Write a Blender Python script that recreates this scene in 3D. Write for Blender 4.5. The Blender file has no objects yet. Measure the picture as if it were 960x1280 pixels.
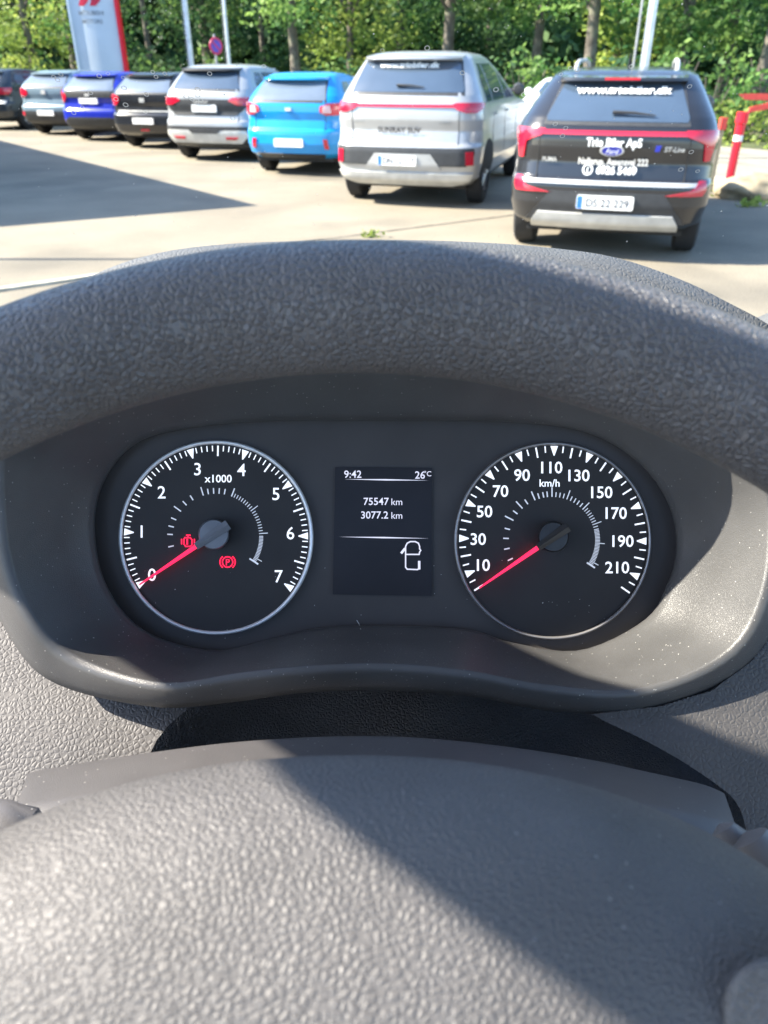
import bpy, bmesh, math, random
import numpy as np
from mathutils import Vector, Matrix
rad = math.radians
S = bpy.context.scene
COL = S.collection
random.seed(7)
RNG = np.random.default_rng(7)

# ---------------------------------------------------------------- camera
CAM_H, PITCH, FPX = 1.6, rad(30.26), 960.0
CR = np.array([1.0, 0, 0]); CF = np.array([0, math.cos(PITCH), -math.sin(PITCH)]); CU = np.array([0, math.sin(PITCH), math.cos(PITCH)])
EYE = np.array([0, 0, CAM_H])
cam_d = bpy.data.cameras.new('camera'); cam = bpy.data.objects.new('camera', cam_d); COL.objects.link(cam)
cam.location = (0, 0, CAM_H); cam.rotation_euler = (math.pi / 2 - PITCH, 0, 0)
cam_d.sensor_fit = 'VERTICAL'; cam_d.sensor_height = 36.0; cam_d.lens = 27.0
cam_d.clip_start = 0.01; cam_d.clip_end = 500
cam_d.dof.use_dof = True; cam_d.dof.focus_distance = 0.40; cam_d.dof.aperture_fstop = 17
S.camera = cam

# ---------------------------------------------------------------- sky, sun, exposure
SUN_EL, SUN_SIDE = rad(40), rad(0)          # the sun stands square to the left
sdir = Vector((math.cos(SUN_EL) * math.cos(SUN_SIDE), -math.cos(SUN_EL) * math.sin(SUN_SIDE), -math.sin(SUN_EL)))
W = bpy.data.worlds.new('World'); S.world = W; W.use_nodes = True
wn = W.node_tree.nodes; wl = W.node_tree.links
sky = wn.new('ShaderNodeTexSky'); sky.sky_type = 'NISHITA'; sky.sun_disc = False
sky.sun_elevation = SUN_EL; sky.sun_rotation = math.atan2(-sdir.x, -sdir.y)
sky.air_density = 1.0; sky.dust_density = 0.8; sky.ozone_density = 3.5
wn['Background'].inputs['Strength'].default_value = 0.13
wl.new(sky.outputs['Color'], wn['Background'].inputs['Color'])
sun_d = bpy.data.lights.new('sun', 'SUN'); sun_d.energy = 4.6; sun_d.angle = rad(0.4); sun_d.color = (1.0, 0.91, 0.78)
sun = bpy.data.objects.new('sun', sun_d); COL.objects.link(sun)
sun.rotation_euler = sdir.to_track_quat('-Z', 'Y').to_euler(); sun.location = (-8, 3, 12)
S.view_settings.view_transform = 'Standard'; S.view_settings.look = 'None'
S.view_settings.exposure = 2.1; S.view_settings.gamma = 1.0; S.view_settings.use_curve_mapping = False
S.cycles.max_bounces = 6; S.cycles.transparent_max_bounces = 12; S.cycles.use_denoising = True

# ---------------------------------------------------------------- helpers
def ray(px, py): return CR * (px - 480) / FPX + CU * (640 - py) / FPX + CF
def P(px, py, z): return EYE + ray(px, py) * z                 # a point Z metres deep, seen at photo pixel px,py
def on_ground(px, py, z=0.0):
    d = ray(px, py); return EYE + d * ((z - CAM_H) / d[2])

def link(o, parent=None):
    COL.objects.link(o)
    if parent is not None: o.parent = parent
    return o
def tag(o, label=None, cat=None, group=None, kind=None):
    if label: o['label'] = label
    if cat: o['category'] = cat
    if group: o['group'] = group
    if kind: o['kind'] = kind
    return o
def empty(name, loc=(0, 0, 0), rz=0.0, label=None, cat=None, group=None):
    o = bpy.data.objects.new(name, None); o.empty_display_size = 0.1
    o.location = loc; o.rotation_euler = (0, 0, rz); COL.objects.link(o)
    return tag(o, label, cat, group)
def mk(name, verts, faces, mat=None, parent=None, smooth=True, sharp=40, org=(0, 0, 0), mats=None, fm=None):
    me = bpy.data.meshes.new(name)
    ox, oy, oz = org
    me.from_pydata([(v[0] - ox, v[1] - oy, v[2] - oz) for v in verts], [], faces)
    if mats:
        for m in mats: me.materials.append(m)
        if fm is not None: me.polygons.foreach_set('material_index', fm)
    elif mat: me.materials.append(mat)
    if smooth:
        me.polygons.foreach_set('use_smooth', [True] * len(me.polygons))
        if sharp: me.set_sharp_from_angle(angle=rad(sharp))
    me.update()
    return link(bpy.data.objects.new(name, me), parent)
class MB:
    """collects shapes, then links them as one mesh object"""
    def __init__(s): s.v, s.f = [], []
    def add(s, v, f):
        n = len(s.v); s.v += [tuple(map(float, q)) for q in v]; s.f += [tuple(i + n for i in q) for q in f]; return s
    def grid(s, rows, closed=False, flip=False):
        n = len(rows[0]); f = []
        for i in range(len(rows) - 1):
            for j in range(n if closed else n - 1):
                a, b = i * n + j, i * n + (j + 1) % n
                q = (a, b, b + n, a + n); f.append(q[::-1] if flip else q)
        return s.add([p for r in rows for p in r], f)
    def box(s, c, d, rz=0.0):
        x, y, z = d[0] / 2, d[1] / 2, d[2] / 2; ca, sa = math.cos(rz), math.sin(rz)
        v = [(c[0] + i * x * ca - j * y * sa, c[1] + i * x * sa + j * y * ca, c[2] + k * z) for i in (-1, 1) for j in (-1, 1) for k in (-1, 1)]
        return s.add(v, [(0, 1, 3, 2), (4, 6, 7, 5), (0, 4, 5, 1), (2, 3, 7, 6), (0, 2, 6, 4), (1, 5, 7, 3)])
    def tube(s, pts, r, n=10, caps=True):
        pts = [Vector(p) for p in pts]; rs = r if hasattr(r, '__len__') else [r] * len(pts); rows = []
        up = Vector((0.13, 0.21, 0.97))
        for i, p in enumerate(pts):
            t = (pts[min(i + 1, len(pts) - 1)] - pts[max(i - 1, 0)]).normalized()
            if abs(t.dot(up)) > 0.95: up = Vector((0.9, 0.2, 0.1))
            a = t.cross(up).normalized(); b = t.cross(a)
            rows.append([p + (a * math.cos(2 * math.pi * k / n) + b * math.sin(2 * math.pi * k / n)) * rs[i] for k in range(n)])
        base = len(s.v); s.grid(rows, closed=True)
        if caps:
            s.f.append(tuple(base + k for k in range(n))[::-1]); s.f.append(tuple(base + (len(rows) - 1) * n + k for k in range(n)))
        return s
    def lathe(s, prof, c, ax, n=32):
        """prof: (radius, along) pairs turned round the axis AX through C"""
        ax = Vector(ax).normalized(); a = ax.orthogonal().normalized(); b = ax.cross(a); c = Vector(c)
        rows = [[c + ax * h + (a * math.cos(2 * math.pi * k / n) + b * math.sin(2 * math.pi * k / n)) * r for k in range(n)] for r, h in prof]
        return s.grid(rows, closed=True)
    def build(s, name, mat, parent=None, smooth=True, sharp=40, org=(0, 0, 0)): return mk(name, s.v, s.f, mat, parent, smooth, sharp, org)

def spline(pts, n, closed=False):
    """Catmull-Rom through pts, n samples"""
    p = np.array(pts, float); m = len(p); out = []
    segs = m if closed else m - 1
    for i in range(n):
        t = i / (n if closed else n - 1) * segs; k = min(int(t), segs - 1); u = t - k
        g = (lambda q: p[q % m]) if closed else (lambda q: p[min(max(q, 0), m - 1)])
        a, b, c, d = g(k - 1), g(k), g(k + 1), g(k + 2)
        out.append(0.5 * (2 * b + (c - a) * u + (2 * a - 5 * b + 4 * c - d) * u * u + (3 * b - a - 3 * c + d) * u ** 3))
    return out
_tc = {}
def text2d(s, size=1.0, weight=0.0, align='CENTER', shear=0.0):
    """flat outline of a word: (verts xy, faces), centred on the height of a capital"""
    k = (s, weight, align, shear)
    if k not in _tc:
        cu = bpy.data.curves.new('tmp', 'FONT'); cu.body = s; cu.size = 1.0; cu.align_x = align; cu.offset = weight; cu.shear = shear; cu.resolution_u = 3
        o = bpy.data.objects.new('tmp', cu); COL.objects.link(o)
        dg = bpy.context.evaluated_depsgraph_get(); me = bpy.data.meshes.new_from_object(o.evaluated_get(dg))
        _tc[k] = ([(v.co.x, v.co.y - 0.36) for v in me.vertices], [tuple(p.vertices) for p in me.polygons])
        bpy.data.objects.remove(o); bpy.data.meshes.remove(me); bpy.data.curves.remove(cu)
    v, f = _tc[k]
    return [(x * size, y * size) for x, y in v], f

# ---------------------------------------------------------------- materials
def nt(name):
    m = bpy.data.materials.new(name); m.use_nodes = True
    return m, m.node_tree.nodes, m.node_tree.links, m.node_tree.nodes['Principled BSDF']
def setp(b, **k):
    for n, v in k.items(): b.inputs[n.replace('_', ' ')].default_value = v
def c4(c): return (c[0], c[1], c[2], 1.0)
def noise_color(N, L, b, c1, c2, scale, detail=3, lo=0.35, hi=0.65, coords='Object'):
    tc = N.new('ShaderNodeTexCoord'); nz = N.new('ShaderNodeTexNoise'); nz.inputs['Scale'].default_value = scale; nz.inputs['Detail'].default_value = detail
    L.new(tc.outputs[coords], nz.inputs['Vector'])
    rp = N.new('ShaderNodeValToRGB'); rp.color_ramp.elements[0].position = lo; rp.color_ramp.elements[1].position = hi
    rp.color_ramp.elements[0].color = c4(c1); rp.color_ramp.elements[1].color = c4(c2)
    L.new(nz.outputs['Fac'], rp.inputs['Fac'])
    if b is not None: L.new(rp.outputs['Color'], b.inputs['Base Color'])
    return rp, tc, nz
def plain(name, col, rough=0.5, metal=0.0, var=0.12, scale=6.0, **k):
    m, N, L, b = nt(name)
    noise_color(N, L, b, [c * (1 - var) for c in col], [min(1, c * (1 + var)) for c in col], scale)
    setp(b, Roughness=rough, Metallic=metal, **k); return m
def paint(name, col, rough=0.25, metal=0.0, coat=0.6):
    m, N, L, b = nt(name)
    noise_color(N, L, b, [c * .93 for c in col], [min(1, c * 1.05) for c in col], 2.5)
    setp(b, Roughness=rough, Metallic=metal, Coat_Weight=coat, Coat_Roughness=0.06); return m
def glow(name, col, e=0.6, base=None):
    m, N, L, b = nt(name); setp(b, Base_Color=c4(base or col), Roughness=0.5, Emission_Color=c4(col), Emission_Strength=e); return m
def grain(name, col, size, depth, rough=0.55, var=0.15, stretch=1.0, dust=0.0, spec=0.5, edge=True, coarse=0.0):
    """moulded or stitched hide: cells of SIZE metres, DEPTH metres deep"""
    m, N, L, b = nt(name)
    tc = N.new('ShaderNodeTexCoord')
    wob = N.new('ShaderNodeTexNoise'); wob.inputs['Scale'].default_value = 0.8 / size; wob.inputs['Detail'].default_value = 2
    L.new(tc.outputs['Object'], wob.inputs['Vector'])
    mx = N.new('ShaderNodeVectorMath'); mx.operation = 'MULTIPLY_ADD'
    mx.inputs[1].default_value = (size * .45,) * 3; L.new(wob.outputs['Color'], mx.inputs[0]); L.new(tc.outputs['Object'], mx.inputs[2])
    mp = N.new('ShaderNodeMapping'); mp.inputs['Scale'].default_value = (1, stretch, stretch); L.new(mx.outputs[0], mp.inputs['Vector'])
    v = N.new('ShaderNodeTexVoronoi'); v.feature = 'DISTANCE_TO_EDGE' if edge else 'SMOOTH_F1'; v.inputs['Scale'].default_value = 1 / size
    L.new(mp.outputs[0], v.inputs['Vector'])
    rp = N.new('ShaderNodeMapRange'); rp.interpolation_type = 'SMOOTHSTEP'
    rp.inputs['From Min'].default_value = 0.0; rp.inputs['From Max'].default_value = 0.30
    L.new(v.outputs['Distance'], rp.inputs['Value'])
    fine = N.new('ShaderNodeTexNoise'); fine.inputs['Scale'].default_value = 3 / size; fine.inputs['Detail'].default_value = 2; L.new(tc.outputs['Object'], fine.inputs['Vector'])
    add = N.new('ShaderNodeMath'); add.operation = 'MULTIPLY_ADD'; add.inputs[1].default_value = 0.12
    L.new(fine.outputs['Fac'], add.inputs[0]); L.new(rp.outputs[0], add.inputs[2])
    bump = N.new('ShaderNodeBump'); bump.inputs['Strength'].default_value = 1.0; bump.inputs['Distance'].default_value = depth
    L.new(add.outputs[0], bump.inputs['Height']); L.new(bump.outputs['Normal'], b.inputs['Normal'])
    big = N.new('ShaderNodeTexNoise'); big.inputs['Scale'].default_value = 25; big.inputs['Detail'].default_value = 4; L.new(tc.outputs['Object'], big.inputs['Vector'])
    cr = N.new('ShaderNodeValToRGB'); cr.color_ramp.elements[0].position = .3; cr.color_ramp.elements[1].position = .7
    cr.color_ramp.elements[0].color = c4([c * (1 - var) for c in col]); cr.color_ramp.elements[1].color = c4([c * (1 + var) for c in col])
    L.new(big.outputs['Fac'], cr.inputs['Fac'])
    last = cr.outputs['Color']
    if dust:
        dv = N.new('ShaderNodeTexVoronoi'); dv.inputs['Scale'].default_value = 260; L.new(tc.outputs['Object'], dv.inputs['Vector'])
        dr = N.new('ShaderNodeMapRange'); dr.inputs['From Min'].default_value = 0.05; dr.inputs['From Max'].default_value = 0.09; dr.inputs['To Min'].default_value = dust; dr.inputs['To Max'].default_value = 0
        L.new(dv.outputs['Distance'], dr.inputs['Value'])
        mi = N.new('ShaderNodeMix'); mi.data_type = 'RGBA'; mi.inputs['B'].default_value = (.62, .6, .56, 1)
        L.new(dr.outputs[0], mi.inputs['Factor']); L.new(last, mi.inputs['A']); last = mi.outputs['Result']
    L.new(last, b.inputs['Base Color']); setp(b, Roughness=rough, Specular_IOR_Level=spec); return m

M = {}
M['rim'] = grain('rim_leather', (.082, .077, .077), .0018, .00058, .42, stretch=1.0, spec=.5); setp(M['rim'].node_tree.nodes['Principled BSDF'], Sheen_Weight=.05, Sheen_Roughness=.45)
M['pad'] = grain('airbag_skin', (.084, .081, .080), .0018, .00023, .58, stretch=1.2, dust=.25)
M['dash'] = grain('dash_skin', (.056, .053, .053), .0024, .00018, .6, dust=.15)
M['cowl'] = grain('cowl_skin', (.10, .10, .097), .0022, .0002, .55)
M['boot'] = grain('boot_hide', (.035, .033, .034), .0021, .0003, .6, dust=.1)
M['bezel'] = grain('bezel_plastic', (.07, .069, .069), .0007, .00004, .36, dust=.5)
M['shroud'] = grain('shroud_plastic', (.07, .067, .067), .0008, .00004, .5, dust=.5)
M['stalk'] = grain('stalk_plastic', (.12, .115, .115), .0008, .00003, .45)
M['fascia'] = plain('fascia_black', (.056, .050, .048), .5, scale=30, var=.08)
M['gauge'] = plain('gauge_black', (.030, .027, .026), .5, scale=40, var=.08)
M['screen'] = plain('screen_black', (.026, .024, .027), .35, scale=40, var=.06)
M['fascia'].node_tree.nodes['Principled BSDF'].inputs['Specular IOR Level'].default_value = 0.25
M['gauge'].node_tree.nodes['Principled BSDF'].inputs['Specular IOR Level'].default_value = 0.25
M['screen'].node_tree.nodes['Principled BSDF'].inputs['Specular IOR Level'].default_value = 0.15
M['print'] = glow('dial_print', (.86, .88, .92), .22)
M['dimprint'] = glow('dial_print_dim', (.55, .57, .62), .15)
M['readout'] = glow('readout_glow', (.72, .72, .86), .24, (.3, .3, .35))
M['red'] = glow('needle_red', (.9, .02, .08), .45)
M['warn'] = glow('warning_red', (1.0, .01, .06), .5, (.3, 0, .02))
M['chrome'] = plain('ring_silver', (.8, .8, .8), .25, .25, .04)
M['darkring'] = plain('ring_grey', (.3, .29, .29), .35, .6, .05)
M['hub'] = plain('needle_hub', (.13, .14, .16), .45, scale=80)  # tachometer hub: the light on it is put into a paler grey
M['hubdark'] = plain('needle_hub_dark', (.022, .022, .024), .45, scale=80)
M['pillar'] = plain('pillar_trim', (.3, .3, .29), .7)
M['dustfleck'] = plain('dust_fleck', (.62, .61, .58), .8)
m, N, L, b = nt('windscreen_glass'); tr = N.new('ShaderNodeBsdfTransparent'); tr.inputs['Color'].default_value = (.95, .97, .96, 1)
L.new(tr.outputs[0], N['Material Output'].inputs['Surface']); M['pane'] = m

# outdoors
M['tyre'] = plain('tyre_rubber', (.022, .022, .023), .85, scale=30)
M['wheelrim'] = plain('wheel_alloy', (.4, .4, .41), .35, .7)
M['underbody'] = plain('underbody_black', (.02, .02, .02), .8)
M['blackplastic'] = plain('black_plastic', (.035, .037, .04), .5, scale=14)
M['glass'] = paint('car_glass', (.05, .075, .11), .06, 0, 0); M['glass'].node_tree.nodes['Principled BSDF'].inputs['IOR'].default_value = 2.1
M['glasspale'] = paint('car_glass_pale', (.12, .15, .19), .08, 0, 0); M['glasspale'].node_tree.nodes['Principled BSDF'].inputs['IOR'].default_value = 2.2  # sky reflection put into a paler blue base colour
M['tail'] = paint('tail_lamp_red', (.5, .008, .03), .18, 0, 1.0)
M['tailpale'] = paint('tail_lamp_pale', (.62, .4, .42), .2, 0, 1.0)
M['plate'] = plain('plate_white', (.78, .78, .76), .5, var=.02)
M['plateblue'] = plain('plate_blue', (.03, .16, .6), .5)
M['ink'] = plain('plate_ink', (.03, .03, .035), .6)
M['white'] = plain('sticker_white', (.82, .83, .81), .55, var=.03)
M['cream'] = plain('sticker_cream', (.75, .72, .66), .6, var=.03)
M['alloy'] = plain('skid_silver', (.55, .55, .53), .4, .3)
M['silver'] = paint('paint_silver', (.42, .425, .425), .32, .35)
M['black'] = paint('paint_black', (.018, .019, .022), .22)
M['blue'] = paint('paint_bright_blue', (.004, .26, .62), .28)
M['deepblue'] = paint('paint_deep_blue', (.012, .025, .36), .28)
M['greyblue'] = paint('paint_grey_blue', (.2, .28, .34), .3, .3)
M['dark'] = paint('paint_dark', (.022, .028, .035), .25)
M['pearl'] = paint('paint_pearl', (.36, .375, .39), .3, .2)
M['whitepaint'] = paint('paint_white', (.75, .78, .78), .3)
M['steel'] = plain('pole_white', (.62, .66, .68), .35, .2)
M['galv'] = plain('pole_galvanised', (.35, .36, .36), .5, .4)
M['redpaint'] = plain('post_red', (.7, .012, .03), .4, var=.06)
M['orange'] = plain('board_red', (.75, .07, .05), .5, var=.08)
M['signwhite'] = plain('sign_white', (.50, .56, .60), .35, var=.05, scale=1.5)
M['signlogo'] = plain('sign_logo_red', (.6, .02, .05), .45)
M['signtext'] = plain('sign_text_grey', (.18, .2, .22), .5)
M['signblue'] = plain('road_sign_blue', (.10, .05, .42), .4)
M['signred'] = plain('road_sign_red', (.5, .02, .10), .4)
M['wood'] = plain('stake_wood', (.42, .33, .2), .8, scale=12)
M['wall'] = plain('building_wall', (.5, .5, .48), .8, scale=2)
M['boulder'] = plain('boulder_stone', (.27, .225, .15), .9, scale=5, var=.3)
M['joint'] = plain('tar_joint', (.13, .115, .09), .9, scale=6, var=.3)
M['kerb'] = plain('kerb_stone', (.42, .38, .30), .85, scale=8, var=.2)

def ground_mat(name, c1, c2, s1, c3, s2, bumpd=.01):
    m, N, L, b = nt(name)
    rp, tc, nz = noise_color(N, L, None, c1, c2, s1, 5)
    n2 = N.new('ShaderNodeTexNoise'); n2.inputs['Scale'].default_value = s2; n2.inputs['Detail'].default_value = 6; L.new(tc.outputs['Object'], n2.inputs['Vector'])
    r2 = N.new('ShaderNodeMapRange'); r2.inputs['From Min'].default_value = .52; r2.inputs['From Max'].default_value = .68; L.new(n2.outputs['Fac'], r2.inputs['Value'])
    mi = N.new('ShaderNodeMix'); mi.data_type = 'RGBA'; mi.inputs['B'].default_value = c4(c3); L.new(r2.outputs[0], mi.inputs['Factor']); L.new(rp.outputs['Color'], mi.inputs['A'])
    n4 = N.new('ShaderNodeTexNoise'); n4.inputs['Scale'].default_value = 70; n4.inputs['Detail'].default_value = 3; L.new(tc.outputs['Object'], n4.inputs['Vector'])
    r4 = N.new('ShaderNodeMapRange'); r4.inputs['From Min'].default_value = .3; r4.inputs['From Max'].default_value = .7; r4.inputs['To Min'].default_value = .72; r4.inputs['To Max'].default_value = 1.28; L.new(n4.outputs['Fac'], r4.inputs['Value'])
    hs = N.new('ShaderNodeHueSaturation'); L.new(r4.outputs[0], hs.inputs['Value']); L.new(mi.outputs['Result'], hs.inputs['Color'])
    L.new(hs.outputs['Color'], b.inputs['Base Color'])
    bp = N.new('ShaderNodeBump'); bp.inputs['Distance'].default_value = bumpd; bp.inputs['Strength'].default_value = .5
    n3 = N.new('ShaderNodeTexNoise'); n3.inputs['Scale'].default_value = 45; n3.inputs['Detail'].default_value = 4; L.new(tc.outputs['Object'], n3.inputs['Vector'])
    L.new(n3.outputs['Fac'], bp.inputs['Height']); L.new(bp.outputs['Normal'], b.inputs['Normal'])
    setp(b, Roughness=.9); return m
M['asphalt'] = ground_mat('asphalt_lot', (.185, .160, .118), (.24, .21, .156), .7, (.14, .124, .095), .5)
M['paving'] = ground_mat('pale_paving', (.23, .21, .165), (.29, .265, .205), 1.5, (.19, .175, .14), .8)
M['soil'] = ground_mat('woodland_floor', (.05, .06, .025), (.10, .12, .04), 1.2, (.12, .10, .05), .6, .03)
M['bark'] = ground_mat('bark', (.07, .06, .048), (.16, .14, .11), 4, (.14, .15, .1), 2, .02)
def leaf_mat(name, c1, c2):
    m, N, L, b = nt(name)
    rp, tc, nz = noise_color(N, L, b, c1, c2, .55, 5, .42, .6)  # broad noise puts sunlit and shaded patches into the leaf colour
    oi = N.new('ShaderNodeObjectInfo'); hs = N.new('ShaderNodeHueSaturation'); mr = N.new('ShaderNodeMapRange'); mr.inputs['To Min'].default_value = .75; mr.inputs['To Max'].default_value = 1.3
    L.new(oi.outputs['Random'], mr.inputs['Value']); L.new(mr.outputs[0], hs.inputs['Value']); L.new(rp.outputs['Color'], hs.inputs['Color'])
    L.new(hs.outputs['Color'], b.inputs['Base Color']); setp(b, Roughness=.55, Specular_IOR_Level=.3)
    t = N.new('ShaderNodeBsdfTranslucent'); L.new(hs.outputs['Color'], t.inputs['Color'])
    ms = N.new('ShaderNodeMixShader'); ms.inputs[0].default_value = .48; L.new(b.outputs[0], ms.inputs[1]); L.new(t.outputs[0], ms.inputs[2])
    L.new(ms.outputs[0], N['Material Output'].inputs['Surface']); return m
M['leaf'] = leaf_mat('leaf_green', (.06, .15, .04), (.22, .33, .085))
M['leafdark'] = leaf_mat('leaf_dark_green', (.04, .105, .04), (.13, .23, .075))
M['leafyellow'] = leaf_mat('leaf_yellow_green', (.17, .25, .05), (.36, .41, .10))
M['leaffar'] = leaf_mat('leaf_far_green', (.045, .11, .05), (.15, .24, .09))

# ================================================================ THE SETTING
gnd = mk('ground', [(-150, -60, 0), (150, -60, 0), (150, 250, 0), (-150, 250, 0)], [(0, 1, 2, 3)], M['asphalt'], smooth=False); tag(gnd, kind='structure')
ROW = np.array([-.61, .79, 0]); ROW /= np.linalg.norm(ROW)
EDGE0 = np.array([4.75, 12.55, 0]); OUT = np.array([.79, .61, 0]) / np.hypot(.79, .61)
def lot(t, o, z=0.0): q = EDGE0 + ROW * t + OUT * o; return (q[0], q[1], z)      # along the edge of the lot, and outwards from it
pv = mk('pavement', [lot(-22, .5, .004), lot(-22, 6.2, .004), lot(70, 6.2, .004), lot(70, .5, .004)], [(0, 1, 2, 3)], M['paving'], smooth=False); tag(pv, kind='structure')
so = mk('woodland_ground', [lot(-60, 6.2, .008), lot(-60, 140, .008), lot(120, 140, .008), lot(120, 6.2, .008)], [(0, 1, 2, 3)], M['soil'], smooth=False); tag(so, kind='structure')
kb = MB(); a = math.atan2(ROW[1], ROW[0])
q = EDGE0 + ROW * 24 + OUT * .42; kb.box((q[0], q[1], .05), (92, .14, .10), a); tag(kb.build('kerb', M['kerb'], smooth=False), kind='structure')
ks = MB(); p0, p1 = on_ground(-60, 372), on_ground(215, 333); mid = (p0 + p1) / 2
ks.box((mid[0], mid[1], .012), (np.linalg.norm(p1 - p0), .08, .024), math.atan2(p1[1] - p0[1], p1[0] - p0[0])); tag(ks.build('kerb_strip', M['kerb'], smooth=False), kind='structure')

ja, jb = on_ground(430, 296), on_ground(640, 269); jd = (jb - ja) / np.linalg.norm(jb - ja); jn = np.array([-jd[1], jd[0], 0]) * .03; ja = ja - jd * 1.5; jb = jb + jd * 6
tag(mk('ground_joint', [tuple(p + [0, 0, .004]) for p in (ja - jn, jb - jn, jb + jn, ja + jn)], [(0, 1, 2, 3)], M['joint'], smooth=False), kind='structure')
# the dealer's hall, whose corner throws the wedge of shade on the lot
TIP = on_ground(320, 257); HB = 4.6
cor = TIP - np.array([sdir.x, sdir.y, 0]) / -sdir.z * HB
eA, eB = ROW, np.array([-.874, -.486, 0])
def bl(a, b, z): q = cor + eA * a + eB * b; return (q[0], q[1], z)
hall = empty('car_hall', tuple(cor[:2]) + (0,), 0, 'flat roofed pale hall left of the parked cars, casting the wedge of shade', 'building')
oc = (cor[0], cor[1], 0)
v = [bl(a, b, z) for z in (0, HB) for a, b in ((0, 0), (26, 0), (26, 18), (0, 18))]
mk('wall', v, [(0, 1, 5, 4), (1, 2, 6, 5), (2, 3, 7, 6), (3, 0, 4, 7)], M['wall'], hall, False, org=oc)
v = [bl(a, b, z) for z in (HB - .35, HB + .012) for a, b in ((-.01, -.01), (26.2, -.01), (26.2, 18.2), (-.01, 18.2))]
mk('roof', v, [(0, 1, 5, 4), (1, 2, 6, 5), (2, 3, 7, 6), (3, 0, 4, 7), (4, 5, 6, 7), (3, 2, 1, 0)], M['blackplastic'], hall, False, org=oc)
for k in range(6):
    v = [bl(a, b, z) for z in (.3, 3.2) for a, b in ((1.5 + k * 4, -.02), (4.8 + k * 4, -.02), (4.8 + k * 4, .02), (1.5 + k * 4, .02))]
    mk('window', v, [(0, 1, 5, 4), (1, 2, 6, 5), (2, 3, 7, 6), (3, 0, 4, 7), (4, 5, 6, 7)], M['glass'], hall, False, org=oc)

# ---------------------------------------------------------------- leaves and trees
def leaf_cloud(name, centres, radii, per, size, mat, parent=None, flat=.75, seed=1):
    r = np.random.default_rng(seed); vs = []
    for c, R_ in zip(centres, radii):
        n = int(per * (R_ / .8) ** 2)
        d = r.normal(size=(n, 3)); d /= np.linalg.norm(d, axis=1)[:, None]
        p = np.array(c) + d * (R_ * r.uniform(.25, 1.05, (n, 1)) ** .6) * np.array([1, 1, flat])
        a = r.normal(size=(n, 3)); a[:, 2] *= .6; a /= np.linalg.norm(a, axis=1)[:, None]
        b_ = np.cross(a, r.normal(size=(n, 3))); b_ /= np.linalg.norm(b_, axis=1)[:, None]
        s = size * r.uniform(.55, 1.35, (n, 1)); a *= s; b_ *= s * .62
        vs.append(np.stack([p - a, p - b_, p + a, p + b_], axis=1).reshape(-1, 3))
    v = np.concatenate(vs); nq = len(v) // 4
    me = bpy.data.meshes.new(name); me.vertices.add(len(v)); me.vertices.foreach_set('co', v.astype(np.float32).ravel())
    me.loops.add(nq * 4); me.loops.foreach_set('vertex_index', np.arange(nq * 4, dtype=np.int32))
    me.polygons.add(nq); me.polygons.foreach_set('loop_start', np.arange(0, nq * 4, 4, dtype=np.int32)); me.polygons.foreach_set('loop_total', np.full(nq, 4, dtype=np.int32))
    me.update(calc_edges=True); me.materials.append(mat)
    return link(bpy.data.objects.new(name, me), parent)
def trunk_mb(h, r, seed, fork=True):
    q = random.Random(seed); mb = MB(); n = 9
    bend = [q.uniform(-.18, .18) for _ in range(2)]
    pts = [(bend[0] * math.sin(t * 2.5), bend[1] * math.sin(t * 2.1), h * t) for t in [i / n for i in range(n + 1)]]
    mb.tube(pts, [r * (1.35 - .35 * min(1, t * 6)) * (1 - .6 * t) for t in [i / n for i in range(n + 1)]], 10)
    for k in range(7):
        t = q.uniform(.4, .9); base = Vector(pts[int(t * n)]); an = q.uniform(0, 6.28); ln = q.uniform(.5, 1.3)
        e = base + Vector((math.cos(an) * ln, math.sin(an) * ln, q.uniform(.8, 1.8)))
        mb.tube([base, base.lerp(e, .5) + Vector((0, 0, .12)), e], [r * .3, r * .2, r * .06], 6)
    return mb
def make_tree(seed, h, cw, low, mat, per=85, size=.105):
    q = random.Random(seed); cs, rs = [], []
    n = int(58 * (cw / 2.4))
    for k in range(n):
        z = low + (h - low) * q.random() ** 1.25; f = .45 + .55 * math.sin(math.pi * min(.95, (z - low) / (h - low) * .8 + .2))
        an = q.uniform(0, 6.28); rr = cw * f * q.uniform(.25, 1.0)
        cs.append((math.cos(an) * rr, math.sin(an) * rr, z)); rs.append(q.uniform(.3, 1.0))
    root = empty('tree')
    leaf_cloud('crown', cs, rs, per, size, mat, root, .7, seed)
    trunk_mb(h * .92, .13 + .035 * (seed % 3), seed).build('trunk', M['bark'], root)
    return root
def copy_tree(o, parent=None):
    c = o.copy(); COL.objects.link(c)
    if parent is not None: c.parent = parent
    for ch in list(o.children): copy_tree(ch, c)
    return c
protos = [make_tree(11, 8.5, 2.6, 2.0, M['leaf']), make_tree(12, 9.0, 2.9, 1.2, M['leafdark']), make_tree(13, 8.0, 2.4, 1.0, M['leafyellow'], 60), make_tree(14, 9.0, 2.2, 3.0, M['leaf'], 75)]
def at(px, Y, z=0.0):                 # where the vertical plane Y metres ahead is met at eye level by photo column px
    return ((px - 480) / FPX * (Y * math.cos(PITCH) + .1), Y, z)
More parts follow.
